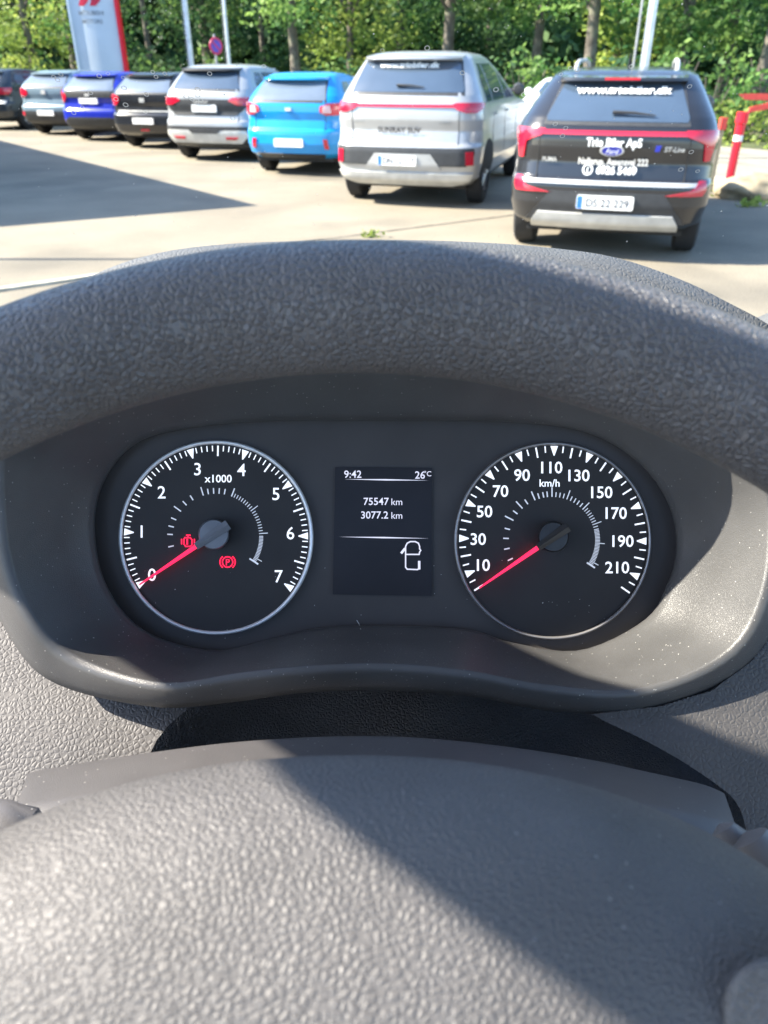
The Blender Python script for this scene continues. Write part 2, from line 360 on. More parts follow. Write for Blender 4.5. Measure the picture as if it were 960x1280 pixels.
TREES = [  # column in the photo, distance, kind, turn, scale, label
 (-30, 36, 2, .3, 1.0, 'pale yellow-green tree at the left end of the tree line'),
 (45, 33, 2, 1.9, .95, 'sunlit yellow-green tree left of the white pylon sign'),
 (95, 40, 0, 2.2, 1.1, 'mid green tree partly behind the left edge of the white pylon sign'),
 (190, 34, 1, .8, 1.0, 'dark leafy tree between the pylon sign and the first flagpole'),
 (262, 38, 3, 1.1, 1.05, 'tree with dark trunk between the two thin flagpoles'),
 (330, 36, 1, 3.0, 1.0, 'dark bushy tree just right of the second flagpole'),
 (372, 30, 3, .2, .95, 'slim forked tree behind the roof of the bright blue hatchback'),
 (436, 31, 2, 4.0, .9, 'yellowish tree left of the silver car roof'),
 (500, 37, 0, 5.1, 1.1, 'mid green tree rising behind the silver car roof'),
 (557, 29, 3, 2.6, 1.05, 'straight grey trunk right above the middle of the silver car'),
 (610, 38, 1, 1.4, 1.1, 'dark green tree behind the right shoulder of the silver car'),
 (666, 30, 3, 3.6, .95, 'tree with pale trunk above the gap between silver and black cars'),
 (738, 26, 3, 1.0, 1.0, 'thick brown trunk above the left roof rail of the black car'),
 (768, 33, 2, 2.1, 1.0, 'sunlit yellow-green tree left of the thick white pole'),
 (850, 30, 0, .5, 1.1, 'full green tree right of the thick white pole'),
 (905, 33, 0, 4.4, 1.05, 'green tree behind the right roof rail of the black car'),
 (952, 25, 3, 2.9, 1.1, 'dark trunk at the right edge above the red barrier boards'),
 (1010, 30, 1, .9, 1.1, 'dark tree just past the right edge of the view')]
used = set()
for px, Y, kd, rz, sc, lab in TREES:
    o = protos[kd] if kd not in used else copy_tree(protos[kd]); used.add(kd)
    o.location = at(px, Y); o.rotation_euler = (0, 0, rz); o.scale = (sc,) * 3; tag(o, lab, 'tree', 'trees along the edge of the lot')
# the wood behind them reads as one mass
cs, rs = [], []
for k in range(2100):
    x = RNG.uniform(-46, 44); y = RNG.uniform(44, 58); cs.append((x, y, RNG.uniform(.2, 8.5))); rs.append(RNG.uniform(.9, 1.9))
wd = leaf_cloud('woods', cs, rs, 26, .30, M['leaffar'], None, .8, 5); tag(wd, 'dense dark green wood closing the view behind the nearer trees', 'woods', kind='stuff')
# shrubs in front of the trees
def make_shrub(seed, w, h, mat, per=120, size=.075):
    q = random.Random(seed); cs, rs = [], []
    for k in range(16):
        an = q.uniform(0, 6.28); rr = w * math.sqrt(q.random()); cs.append((math.cos(an) * rr, math.sin(an) * rr * .7, h * q.uniform(.15, .8))); rs.append(q.uniform(.28, .5))
    root = empty('shrub'); leaf_cloud('foliage', cs, rs, per, size, mat, root, .8, seed)
    mb = MB()
    for k in range(5):
        an = q.uniform(0, 6.28); mb.tube([(0, 0, 0), (math.cos(an) * w * .5, math.sin(an) * w * .35, h * .7)], [.025, .008], 5)
    mb.build('stem', M['bark'], root); return root
SP = [make_shrub(31, 1.0, 1.3, M['leafdark']), make_shrub(32, 1.1, 1.0, M['leafyellow']), make_shrub(33, 1.2, 1.9, M['leaf'])]
SHR = [(15, 31, 2, 0, 1.2, 'bright bush above the dark car at the far left'), (60, 30, 1, 1, 1.3, 'yellow-green bush above the grey-blue hatchback'),
 (180, 30, 0, 2, 1.3, 'dark bush right of the pylon sign foot'), (225, 30, 2, 3, 1.2, 'green bush left of the first flagpole foot'), (318, 28, 1, 1.3, 1.0, 'yellow-green bush beside the round road sign'),
 (340, 26, 1, .4, .95, 'sunny lime bush left of the bright blue hatchback roof'), (395, 27, 0, 2.4, 1.3, 'dark bush behind the bright blue hatchback roof'), (440, 28, 2, .6, 1.0, 'green bush at the left roof edge of the silver car'),
 (520, 27, 0, 1.8, 1.4, 'dark bush behind the middle of the silver car roof'), (612, 26, 0, 2.8, 1.5, 'dark bush behind the side windows of the silver car'), (660, 24, 2, 1.1, 1.15, 'green bush above the white car roof'),
 (706, 24, 0, 3.9, 1.3, 'dark bush left of the black car roof'), (790, 23, 0, .2, 1.5, 'dark bush behind the black car roof'), (845, 22, 2, 4.1, 1.25, 'green bush right of the black car roof'),
 (893, 21, 2, 2.2, 1.0, 'leafy bush above the right mirror of the black car'), (925, 20.4, 1, .9, .8, 'low yellow-green bush behind the red post'), (962, 20.0, 1, 2.5, .9, 'low yellow-green bush at the right edge'), (905, 24, 0, 5, 1.4, 'dark bush behind the red barrier boards'), (968, 23.5, 2, 3.1, 1.3, 'tall green bush at the right edge behind the boards')]
us = set()
for px, Y, kd, rz, sc, lab in SHR:
    o = SP[kd] if kd not in us else copy_tree(SP[kd]); us.add(kd)
    o.location = at(px, Y); o.rotation_euler = (0, 0, rz); o.scale = (sc,) * 3; tag(o, lab, 'shrub', 'shrubs between the cars and the trees')
gr = []
for k in range(1500):
    t, o = RNG.uniform(-14, 40), RNG.uniform(6.0, 9.0); gr.append(np.array(lot(t, o, .05)))
g1 = leaf_cloud('grass', gr, [.28] * len(gr), 60, .05, M['leafyellow'], None, .45, 8); tag(g1, 'rough yellow-green grass on the verge below the trees', 'grass', kind='stuff')

# ================================================================ CARS
class Shell:
    """a car body as plan outlines stacked by height. rows: z, rear y, half width, front y, corner radius"""
    STD = [(.26, .16, .82, 4.42, .2), (.34, .05, .91, 4.58, .22), (.48, 0, .945, 4.66, .24), (.62, .0, .95, 4.68, .25), (.665, .012, .95, 4.68, .25), (.70, .055, .945, 4.68, .25), (.82, .085, .94, 4.64, .25), (.93, .06, .945, 4.60, .26), (1.00, .062, .938, 4.45, .26),
           (1.05, .07, .93, 3.85, .26), (1.10, .085, .918, 3.40, .26), (1.20, .125, .885, 3.16, .25), (1.34, .21, .825, 2.88, .25), (1.50, .33, .755, 2.56, .24), (1.60, .41, .705, 2.30, .23),
           (1.655, .47, .68, 2.1, .23), (1.70, .56, .63, 1.9, .24), (1.73, .75, .52, 1.65, .22), (1.745, 1.0, .34, 1.45, .15)]
    def __init__(s, H, W_, L_, belt, rake=1.0, bow=.085):
        T = np.array(Shell.STD); k = T[:, 0] <= 1.07
        z = np.where(k, .26 + (T[:, 0] - .26) * (belt - .26) / (1.07 - .26), belt + (T[:, 0] - 1.07) * (H - belt) / (1.745 - 1.07))
        s.z = z; s.yr = np.where(k, T[:, 1], .07 + (T[:, 1] - .07) * rake); s.w = T[:, 2] * W_ / 1.9; s.yf = T[:, 3] * L_ / 4.68; s.rc = T[:, 4] + .05
        s.H, s.W, s.L, s.belt, s.bow = H, W_, L_, belt, bow
    def at(s, z): return [float(np.interp(z, s.z, q)) for q in (s.yr, s.w, s.yf, s.rc)]
    def pt(s, u, z):
        yr, w, yf, rc = s.at(z); sg = 1 if u >= 0 else -1; a_ = abs(u); lf = w - rc; y0 = yr + s.bow * (lf / w) ** 2
        if a_ <= lf: return np.array([sg * a_, yr + s.bow * (a_ / w) ** 2, z])
        a_ -= lf
        if a_ <= rc * math.pi / 2:
            f = a_ / rc; return np.array([sg * (lf + rc * math.sin(f)), y0 + rc * (1 - math.cos(f)), z])
        a_ -= rc * math.pi / 2; y = y0 + rc + a_; ym = yf - .42
        if y <= ym: return np.array([sg * w, y, z])
        f = min(1.0, (y - ym) / .42); return np.array([sg * w * (1 - .28 * f * f), y, z])
    def u_of_y(s, y, z):
        yr, w, yf, rc = s.at(z); lf = w - rc; return lf + rc * math.pi / 2 + y - (yr + s.bow * (lf / w) ** 2 + rc)
    def front(s, x, z):
        yr, w, yf, rc = s.at(z); return np.array([x, yf - .12 * (x / w) ** 2, z])
    def nrm(s, fn, u, z):
        e = .012; a_ = fn(u + e, z) - fn(u - e, z); b_ = fn(u, min(z + e, s.H - .002)) - fn(u, z - e); n = np.cross(a_, b_); n /= np.linalg.norm(n) + 1e-9
        c = np.array([0, s.L * .4, .7]); p = fn(u, z)
        return n if n @ (p - c) > 0 else -n
    def off(s, u, z, d, fn=None): fn = fn or s.pt; return fn(u, z) + s.nrm(fn, u, z) * d
    def body(s, mat, parent):
        zs = sorted(set(list(np.linspace(s.z[0], s.H - .0, 44)) + list(s.z))); rows = []
        for z in zs:
            yr, w, yf, rc = s.at(z); lf = w - rc; e1 = lf + rc * math.pi / 2; tot = e1 + (yf - .002) - (yr + s.bow * (lf / w) ** 2 + rc)
            us = list(np.linspace(0, lf, 7)) + list(np.linspace(lf, e1, 7))[1:] + list(np.linspace(e1, tot, 26))[1:]
            half = [s.pt(u, z) for u in us]; fr = [np.array([x, yf + .06 * (1 - (x / (w * .72)) ** 2), z]) for x in np.linspace(w * .72, 0, 7)[1:]]
            half += fr
            rows.append(half + [np.array([-p[0], p[1], p[2]]) for p in half[-2:0:-1]])
        mb = MB().grid(rows, closed=True); n = len(rows[0])
        top = len(mb.v) - n
        mb.f.append(tuple(top + k for k in range(n))); mb.f.append(tuple(range(n))[::-1])
        return mb.build('body', mat, parent, sharp=38)
    def patch(s, name, rows, mat, parent, d=.006, back=.02, fn=None, nu=14, nz=10, side=False):
        """a panel, lamp or pane set D proud of the shell. rows: z, from, to (distance from the rear centre line; side=True: y along the flank, right side)"""
        fn = fn or s.pt; rows = sorted(rows); zz = [r[0] for r in rows]; G = []; B = []
        for z in np.linspace(zz[0], zz[-1], nz):
            u0, u1 = np.interp(z, zz, [r[1] for r in rows]), np.interp(z, zz, [r[2] for r in rows])
            if side:
                sg = -1 if side == 'L' else 1; u0, u1 = sg * s.u_of_y(u0, z), sg * s.u_of_y(u1, z)
            us = np.linspace(u0, u1, nu); G.append([s.off(u, z, d, fn) for u in us]); B.append([s.off(u, z, d - back, fn) for u in us])
        mb = MB().grid(G)
        rim_f = G[0] + [g[-1] for g in G[1:]] + G[-1][-2::-1] + [g[0] for g in G[-2:0:-1]]
        rim_b = B[0] + [g[-1] for g in B[1:]] + B[-1][-2::-1] + [g[0] for g in B[-2:0:-1]]
        mb.grid([rim_f, rim_b], closed=True)
        return mb.build(name, mat, parent, sharp=50)
    def text(s, name, body, u, z, size, mat, parent, weight=.02, d=.012, shear=0.0, stretch=1.0, fn=None):
        v, f = text2d(body, size, weight, 'CENTER', shear)
        n = len(v); up = s.pt(u, z + .03) - s.pt(u, z - .03); up /= np.linalg.norm(up)
        top = [s.off(u + x * stretch, z, d + .012, fn) + up * y for x, y in v]; bot = [s.off(u + x * stretch, z, d + .006, fn) + up * y for x, y in v]
        return mk(name, top + bot, f + [tuple(i + n for i in q)[::-1] for q in f], mat, parent, False)
    def fplate(s, parent, u, z, w=.5, h=.11, writing='', y=None, eu=True, d=.02, tilt=0.0, name='number_plate'):
        """flat plate on the rear with its letters"""
        p = s.off(u, z, d); n = np.array([0, -math.cos(tilt), math.sin(tilt)]); up = np.array([0, math.sin(tilt), math.cos(tilt)])
        def q(a_, b_, c): return p + np.array([a_, 0, 0]) + up * b_ + n * c
        r = .015; out = []
        for cx, cy, st in ((w / 2 - r, h / 2 - r, 0), (-w / 2 + r, h / 2 - r, 90), (-w / 2 + r, -h / 2 + r, 180), (w / 2 - r, -h / 2 + r, 270)):
            for k in range(4): t = rad(st + k * 30); out.append((cx + r * math.cos(t), cy + r * math.sin(t)))
        k = len(out); mb = MB(); mb.add([q(a_, b_, 0) for a_, b_ in out] + [q(a_, b_, -.04) for a_, b_ in out], [tuple(range(k))] + [(i, k + i, k + (i + 1) % k, (i + 1) % k) for i in range(k)])
        pl = mb.build(name, M['plate'], parent, False)
        if eu: MB().add([q(a_, b_, .002) for a_, b_ in ((-w / 2 + .006, -h / 2 + .006), (-w / 2 + .05, -h / 2 + .006), (-w / 2 + .05, h / 2 - .006), (-w / 2 + .006, h / 2 - .006))], [(0, 1, 2, 3)]).build('country_band', M['plateblue'], pl, False)
        if writing:
            v, f = text2d(writing, h * .82, .01); mk('lettering', [q(a_ * .95 + .02, b_, .003) for a_, b_ in v], f, M['ink'], pl, False)
        return pl
def wheel(parent, c, r=.33, w=.21, side=1):
    mb = MB(); h = w / 2; mb.lathe([(r * .62, -h), (r * .9, -h), (r * .985, -h * .8), (r, -h * .5), (r, h * .5), (r * .985, h * .8), (r * .9, h), (r * .62, h)], c, (1, 0, 0), 28)
    t = mb.build('wheel', M['tyre'], parent)
    mb = MB(); x = side * h * .82; mb.lathe([(r * .63, x), (r * .58, x), (r * .56, x * .55), (.001, x * .45)], c, (1, 0, 0), 28)
    for k in range(5):
        an = k * 2 * math.pi / 5; d = Vector((0, math.cos(an), math.sin(an))); p = Vector(c) + Vector((x * .9, 0, 0))
        mb.tube([p, p + d * r * .6], [.035, .028], 6)
    mb.lathe([(.001, x * 1.02), (.055, x * 1.02), (.06, x * .8)], c, (1, 0, 0), 12)
    mb.build('wheel_rim', M['wheelrim'], t)
def car(name, loc, head, H, W_, L_, belt, mat, label, cat, rake=1.0, glass='glass', group='cars parked along the edge of the lot', wheels_r=.33, roofmat=None):
    root = empty(name, (loc[0], loc[1], 0), -rad(head), label, cat, group)
    s = Shell(H, W_, L_, belt, rake); s.root = root; s.body(mat, root)
    zb = s.z[0]
    MB().box((0, L_ * .5, zb - .02), (W_ * .8, L_ * .86, .06)).build('underbody', M['underbody'], root, False)
    yr_, yf_ = .78, L_ - .85
    for y in (yr_, yf_):
        for sd in (-1, 1):
            wheel(root, (sd * (W_ / 2 - .125), y, wheels_r), wheels_r, .21, sd)
            rr = wheels_r + .06; rows = []
            for z in np.linspace(zb + .005, wheels_r + rr - .01, 9):
                hw = math.sqrt(max(1e-4, rr * rr - (z - wheels_r) ** 2)); rows.append((z, y - hw, y + hw))
            s.patch('wheel_arch', rows, M['underbody'], root, .004, .03, side='L' if sd < 0 else 'R', nu=12, nz=9)
            rows = [(z, y - math.sqrt(max(1e-4, rr * rr - (z - wheels_r) ** 2)), y + math.sqrt(max(1e-4, rr * rr - (z - wheels_r) ** 2))) for z in np.linspace(wheels_r, wheels_r + rr - .01, 4)]
    z0, z1 = belt + .03, H - .14
    def fl(z): return s.at(z)[2] - .62
    for sd in ('R', 'L'):
        for ya, yb in ((.62, 1.02), (1.08, 1.95), (2.02, 9)):
            rows = []
            for z in np.linspace(z0, z1, 5):
                a0 = max(ya, s.at(z)[0] + .42); b0 = min(yb, fl(z)); rows.append((z, a0, max(b0, a0 + .02)))
            s.patch('side_window', rows, M[glass], root, .005, .02, side=sd, nu=8, nz=5)
    for y in (1.06, 1.99, 3.02):
        for sd in ('R', 'L'): s.patch('door_seam', [(zb + .12, y, y + .012), (belt + .02, y, y + .012)], M['underbody'], root, .002, .01, side=sd, nu=2, nz=6)
    for y in (1.12, 2.05):
        for sd in ('R', 'L'): s.patch('door_handle', [(belt - .13, y, y + .17), (belt - .105, y, y + .17)], M['blackplastic'] if mat in (M['black'], M['dark']) else mat, root, .03, .03, side=sd, nu=4, nz=3)
    for sd in (-1, 1): s.patch('tailgate_seam', [(.68, sd * W_ * .36 - .004, sd * W_ * .36 + .004), (belt - .01, sd * W_ * .36 - .004, sd * W_ * .36 + .004)], M['underbody'], root, .002, .01, nu=2, nz=8)
    zs = np.linspace(belt + .07, H - .14, 5); s.patch('windscreen', [(z, -s.at(z)[1] * .70, s.at(z)[1] * .70) for z in zs], M[glass], root, .066, .03, fn=s.front)
    for sd in (-1, 1):
        p = s.pt(sd * s.u_of_y(L_ * .64, belt + .1), belt + .1); mb = MB()
        mb.lathe([(.001, -.055), (.06, -.05), (.085, -.01), (.08, .05), (.05, .075), (.001, .08)], (p[0] + sd * .14, p[1], p[2] + .02), (0, 1, 0), 12); mb.tube([p, (p[0] + sd * .12, p[1], p[2])], .025, 6)
        mb.build('door_mirror', M['blackplastic'] if name != 'white_car' else mat, root)
    return s
def rear_glass(s, x0, x1, zlo, zhi, glass='glass', d=.006):
    s.patch('window_surround', [(zlo - .03, -x0 - .03, x0 + .03), (zhi + .02, -x1 - .03, x1 + .03)], M['blackplastic'], s.root, d - .003, .02)
    return s.patch('rear_window', [(zlo, -x0, x0), (zlo + .03, -x0 - .01, x0 + .01), (zhi - .03, -x1 - .01, x1 + .01), (zhi, -x1 + .02, x1 - .02)], M[glass], s.root, d, .02)
def spoiler(s, mat, x, z0, out=.13, name='roof_spoiler'):
    rows = []
    for u in np.linspace(-x, x, 17):
        p = s.pt(u, z0); k = 1 - .35 * (abs(u) / x) ** 3
        rows.append([p + np.array([0, .10, .035]), p + np.array([0, -out * k, .012]), p + np.array([0, -out * k - .006, -.012]), p + np.array([0, -out * k * .8, -.03]), p + np.array([0, .06, -.03])])
    mb = MB().grid(rows); n = 5
    mb.f.append(tuple(range(n))); mb.f.append(tuple(range(16 * n, 17 * n))[::-1])
    return mb.build(name, mat, s.root, sharp=60)
def wiper(s, u, z, l=.3):
    mb = MB(); a_, b_ = s.off(u, z, .03), s.off(u + l, z - .015, .022); mb.tube([a_, (a_ + b_) / 2 + np.array([0, -.004, .008]), b_], [.016, .012, .006], 6)
    return mb.build('rear_wiper', M['blackplastic'], s.root)
HEAD = 17.0
fw = np.array([math.sin(rad(HEAD)), math.cos(rad(HEAD)), 0]); rt = np.array([math.cos(rad(HEAD)), -math.sin(rad(HEAD)), 0])
def rear_at(px, py, W_, shift=0.0): return on_ground(px, py) - rt * (-W_ / 2 + .12 - shift) - fw * .75

# --- black crossover with the dealer's lettering
s = car('black_crossover', rear_at(668, 302, 1.8, -.10), HEAD, 1.58, 1.8, 4.2, 1.10, M['black'], 'black crossover with white lettering on its tailgate and silver roof rails', 'car', rake=1.15); r_ = s.root
rear_glass(s, .60, .50, 1.16, 1.46)
spoiler(s, M['black'], .56, 1.485, .15)
p_ = s.pt(0, 1.485); MB().box((0, p_[1] - .152, 1.487), (.30, .012, .02)).build('brake_light', M['tail'], r_, False)
s.patch('light_bar', [(1.055, -.80, .80), (1.09, -.82, .82)], M['tail'], r_, .012, .03, nz=4, nu=40)
for sd in (-1, 1):
    rows = [(.86, .80, .86), (1.0, .78, .90), (1.05, .62, .98), (1.10, .60, 1.05)]
    s.patch('tail_light', rows if sd > 0 else [(z, -b_, -a_) for z, a_, b_ in rows], M['tail'], r_, .014, .03)
    rows = [(.585, .50, .84), (.61, .62, .86), (.635, .74, .88), (.70, .78, .86)]
    s.patch('reflector', rows if sd > 0 else [(z, -b_, -a_) for z, a_, b_ in rows], M['tail'], r_, .016, .03, nz=6)
    mb = MB(); x = sd * .455; mb.tube([(x, .85, 1.545), (x, .95, 1.60), (x * 1.0, 1.2, 1.625), (x * .99, 1.9, 1.635), (x * .98, 2.3, 1.61), (x * .98, 2.4, 1.56)], [.018, .022, .02, .02, .02, .016], 8); mb.build('roof_rail', M['alloy'], r_)
s.patch('bumper_trim', [(.655, -.80, .80), (.685, -.81, .81)], M['alloy'], r_, .014, .03, nz=3, nu=40)
s.patch('bumper', [(.34, -.72, .72), (.45, -.62, .62), (.6, -.50, .50)], M['blackplastic'], r_, .01, .03, nu=30)
s.patch('skid_plate', [(.29, -.66, .66), (.33, -.66, .66), (.42, -.60, .60)], M['alloy'], r_, .03, .05, nu=30)
s.text('lettering', 'www.triobiler.dk', 0.02, 1.385, .115, M['white'], r_, .03, .014, stretch=1.0)
s.text('lettering', 'Trio Biler ApS', 0.01, 1.005, .095, M['white'], r_, .032, .016, stretch=.85)
s.text('lettering', 'Nellerup, Assensvej 222', 0.02, .855, .075, M['cream'], r_, .028, .016, stretch=.82)
s.text('lettering', '6926 5469', .06, .775, .09, M['white'], r_, .03, .016, stretch=.9)
tb = MB(); ring = [[s.off(-.19 + math.cos(t) * rr, .775 + math.sin(t) * rr, .017) for t in np.linspace(0, 2 * math.pi, 20)] for rr in (.034, .046)]; tb.grid(ring); v, f = text2d('(', .06, .03); tb.add([s.off(-.19 + x, .775 + y, .017) for x, y in v], f); tb.build('phone_mark', M['white'], r_, False)
ov = [[s.off(math.cos(t) * .105 * k, .94 + math.sin(t) * .042 * k, .026 if k < 1 else .02) for t in np.linspace(0, 2 * math.pi, 28)] for k in (1.0, .98, .84)]
em = MB().grid(ov).build('emblem', M['alloy'], r_)
cv = [s.off(math.cos(t) * .088, .94 + math.sin(t) * .035, .0235) for t in np.linspace(0, 2 * math.pi, 28)[:-1]]; MB().add(cv, [tuple(range(27))]).build('emblem_field', M['deepblue'], em, False)
s.text('emblem_script', 'Ford', 0, .942, .055, M['white'], em, .0, .028, .3)
s.text('model_badge', 'PUMA', -.54, .86, .05, M['alloy'], r_, .02, .016)
bd = s.text('trim_badge', 'ST-Line', .52, .96, .055, M['alloy'], r_, .015, .018, .2); s.patch('badge_flash', [(.94, .36, .40), (.985, .37, .41)], M['deepblue'], bd, .018, .02, nz=3, nu=3)
s.fplate(r_, 0, .515, .5, .115, 'DS 22 229', d=.03)
wiper(s, -.04, 1.215, .36)
mb = MB(); mb.tube([(.02, 1.15, 1.56), (.02, 1.05, 1.68)], [.02, .006], 6); mb.build('antenna', M['blackplastic'], r_)

# --- silver SUV
s = car('silver_sports_utility', rear_at(452, 246, 1.9, -.04), HEAD, 1.745, 1.9, 4.6, 1.16, M['silver'], 'tall silver car with red light bar and white writing across its rear window', 'car', wheels_r=.36); r_ = s.root
rear_glass(s, .70, .60, 1.30, 1.63)
spoiler(s, M['silver'], .64, 1.665, .17)
s.patch('light_bar', [(1.142, -.86, .86), (1.172, -.88, .88)], M['tail'], r_, .014, .03, nz=4, nu=40)
for sd in (-1, 1):
    rows = [(1.085, .76, .90), (1.115, .66, 1.0), (1.17, .58, 1.10), (1.19, .64, 1.08)]
    s.patch('tail_light', rows if sd > 0 else [(z, -b_, -a_) for z, a_, b_ in rows], M['tail'], r_, .016, .03)
    rows = [(.515, .80, .90), (.665, .79, .89)]
    s.patch('reflector', rows if sd > 0 else [(z, -b_, -a_) for z, a_, b_ in rows], M['tail'], r_, .022, .03, nz=4, nu=5)
s.patch('bumper', [(.50, -.80, .80), (.56, -.88, .88), (.65, -.92, .92), (.70, -.90, .90)], M['blackplastic'], r_, .012, .03, nu=36)
s.patch('plate_recess', [(.46, -.50, .50), (.635, -.36, .36)], M['silver'], r_, .016, .03, nu=20)
s.patch('skid_plate', [(.28, -.62, .62), (.33, -.84, .84), (.42, -.90, .90)], M['alloy'], r_, .03, .05, nu=36)
s.text('lettering', 'www.triobiler.dk', -.02, 1.575, .105, M['white'], r_, .03, .014, stretch=1.02)
s.text('badge_lettering', 'SUNRAY SUV', -.06, .90, .085, M['ink'], r_, .01, .016, stretch=1.1)
s.text('trim_badge', 'LUXURY', -.58, .98, .04, M['galv'], r_, .0, .014); s.text('trim_badge', 'HYBRID', .52, .98, .04, M['galv'], r_, .0, .014)
s.fplate(r_, -.06, .555, .5, .115, 'DN 12 117', d=.03); wiper(s, -.12, 1.36, .34)

# --- bright blue hatchback
s = car('blue_hatchback', rear_at(330, 212, 1.68, .10), HEAD, 1.49, 1.68, 3.67, 1.08, M['blue'], 'bright sky blue small hatchback with a blank white plate', 'car', wheels_r=.29, glass='glasspale'); r_ = s.root
rear_glass(s, .60, .53, 1.10, 1.36, 'glasspale'); spoiler(s, M['blue'], .56, 1.40, .16)
for sd in (-1, 1):
    rows = [(.90, .62, .86), (.94, .52, .95), (1.02, .52, 1.02), (1.06, .66, 1.0)]
    t = s.patch('tail_light', rows if sd > 0 else [(z, -b_, -a_) for z, a_, b_ in rows], M['tail'], r_, .02, .03)
    rows = [(.93, .56, .70), (1.03, .58, .68)]; s.patch('indicator_lens', rows if sd > 0 else [(z, -b_, -a_) for z, a_, b_ in rows], M['tailpale'], t, .026, .02, nz=4, nu=4)
    rows = [(.42, .60, .67), (.56, .58, .65)]; s.patch('reflector', rows if sd > 0 else [(z, -b_, -a_) for z, a_, b_ in rows], M['tail'], r_, .016, .03, nz=4, nu=4)
s.patch('bumper', [(.27, -.55, .55), (.34, -.60, .60)], M['blackplastic'], r_, .012, .03, nu=24)
s.fplate(r_, 0, .50, .5, .12, '', eu=False, d=.022); s.patch('emblem', [(.955, -.05, .05), (1.0, -.05, .05)], M['alloy'], r_, .02, .02, nz=3, nu=6)

# --- silver and black crossover
s = car('silver_crossover', rear_at(236, 196, 1.84, .03), HEAD, 1.60, 1.84, 4.4, 1.10, M['pearl'], 'pale silver crossover with black tailgate band and silver skid plate left of the blue hatchback', 'car'); r_ = s.root
rear_glass(s, .66, .56, 1.20, 1.46); spoiler(s, M['blackplastic'], .60, 1.51, .16)
s.patch('tailgate_band', [(.78, -.62, .62), (.95, -.86, .86), (1.04, -.80, .80)], M['blackplastic'], r_, .010, .03, nu=36)
for sd in (-1, 1):
    rows = [(.95, .66, .98), (1.02, .48, 1.05), (1.07, .56, 1.08)]
    s.patch('tail_light', rows if sd > 0 else [(z, -b_, -a_) for z, a_, b_ in rows], M['tail'], r_, .018, .03)
    rows = [(.40, .42, .62), (.44, .42, .66)]; s.patch('reflector', rows if sd > 0 else [(z, -b_, -a_) for z, a_, b_ in rows], M['tail'], r_, .046, .03, nz=3, nu=5)
s.patch('bumper', [(.28, -.80, .80), (.56, -.90, .90), (.60, -.88, .88)], M['blackplastic'], r_, .012, .03, nu=36)
s.patch('skid_plate', [(.34, -.70, .70), (.46, -.84, .84), (.54, -.80, .80)], M['alloy'], r_, .03, .05, nu=36)
s.patch('skid_notch', [(.49, -.26, .26), (.56, -.36, .36)], M['blackplastic'], r_, .034, .03, nu=12, nz=4)
s.fplate(r_, 0, .90, .5, .12, '', eu=False, d=.022); s.text('badge_lettering', 'QASHQAI', -.05, 1.0, .06, M['alloy'], r_, .01, .02, stretch=1.1)

# --- black hatchback
s = car('black_hatchback', rear_at(170, 182, 1.75, .0), HEAD, 1.46, 1.75, 4.0, 1.06, M['black'], 'glossy black hatchback with a low blank plate between deep blue and pale silver cars', 'car', wheels_r=.31); r_ = s.root
rear_glass(s, .62, .54, 1.08, 1.34, 'glasspale'); spoiler(s, M['black'], .58, 1.38, .14)
for sd in (-1, 1):
    rows = [(.84, .66, .90), (.92, .58, .98), (1.00, .58, 1.0), (1.04, .70, .96)]
    s.patch('tail_light', rows if sd > 0 else [(z, -b_, -a_) for z, a_, b_ in rows], M['tail'], r_, .018, .03)
s.patch('chrome_strip', [(.72, -.64, .64), (.745, -.64, .64)], M['alloy'], r_, .012, .02, nz=3, nu=24)
s.patch('emblem', [(.90, -.06, .06), (.98, -.06, .06)], M['alloy'], r_, .02, .02, nz=3, nu=6)
s.fplate(r_, 0, .55, .5, .12, '', eu=False, d=.022); s.patch('reflector', [(.36, -.1, .1), (.40, -.1, .1)], M['tail'], r_, .018, .02, nz=3, nu=5)

# --- deep blue hatchback
s = car('deep_blue_hatchback', rear_at(102, 173, 1.74, .12), HEAD, 1.45, 1.74, 3.95, 1.06, M['deepblue'], 'deep royal blue hatchback with black window band and plate high on the tailgate', 'car', wheels_r=.31); r_ = s.root
s.patch('tailgate_band', [(.92, -.70, .70), (1.05, -.66, .66)], M['blackplastic'], r_, .008, .03, nu=30)
rear_glass(s, .66, .54, 1.06, 1.34, 'glasspale'); spoiler(s, M['deepblue'], .58, 1.37, .15)
for sd in (-1, 1):
    rows = [(.80, .76, .92), (.90, .62, .98), (.98, .60, 1.02), (1.04, .76, 1.0)]
    s.patch('tail_light', rows if sd > 0 else [(z, -b_, -a_) for z, a_, b_ in rows], M['tail'], r_, .018, .03)
s.patch('bumper', [(.27, -.70, .70), (.44, -.72, .72), (.52, -.58, .58)], M['blackplastic'], r_, .014, .03, nu=30)
s.fplate(r_, 0, .86, .5, .12, '', eu=False, d=.022); s.patch('emblem', [(.95, -.06, .06), (1.0, -.06, .06)], M['alloy'], r_, .02, .02, nz=3, nu=6)

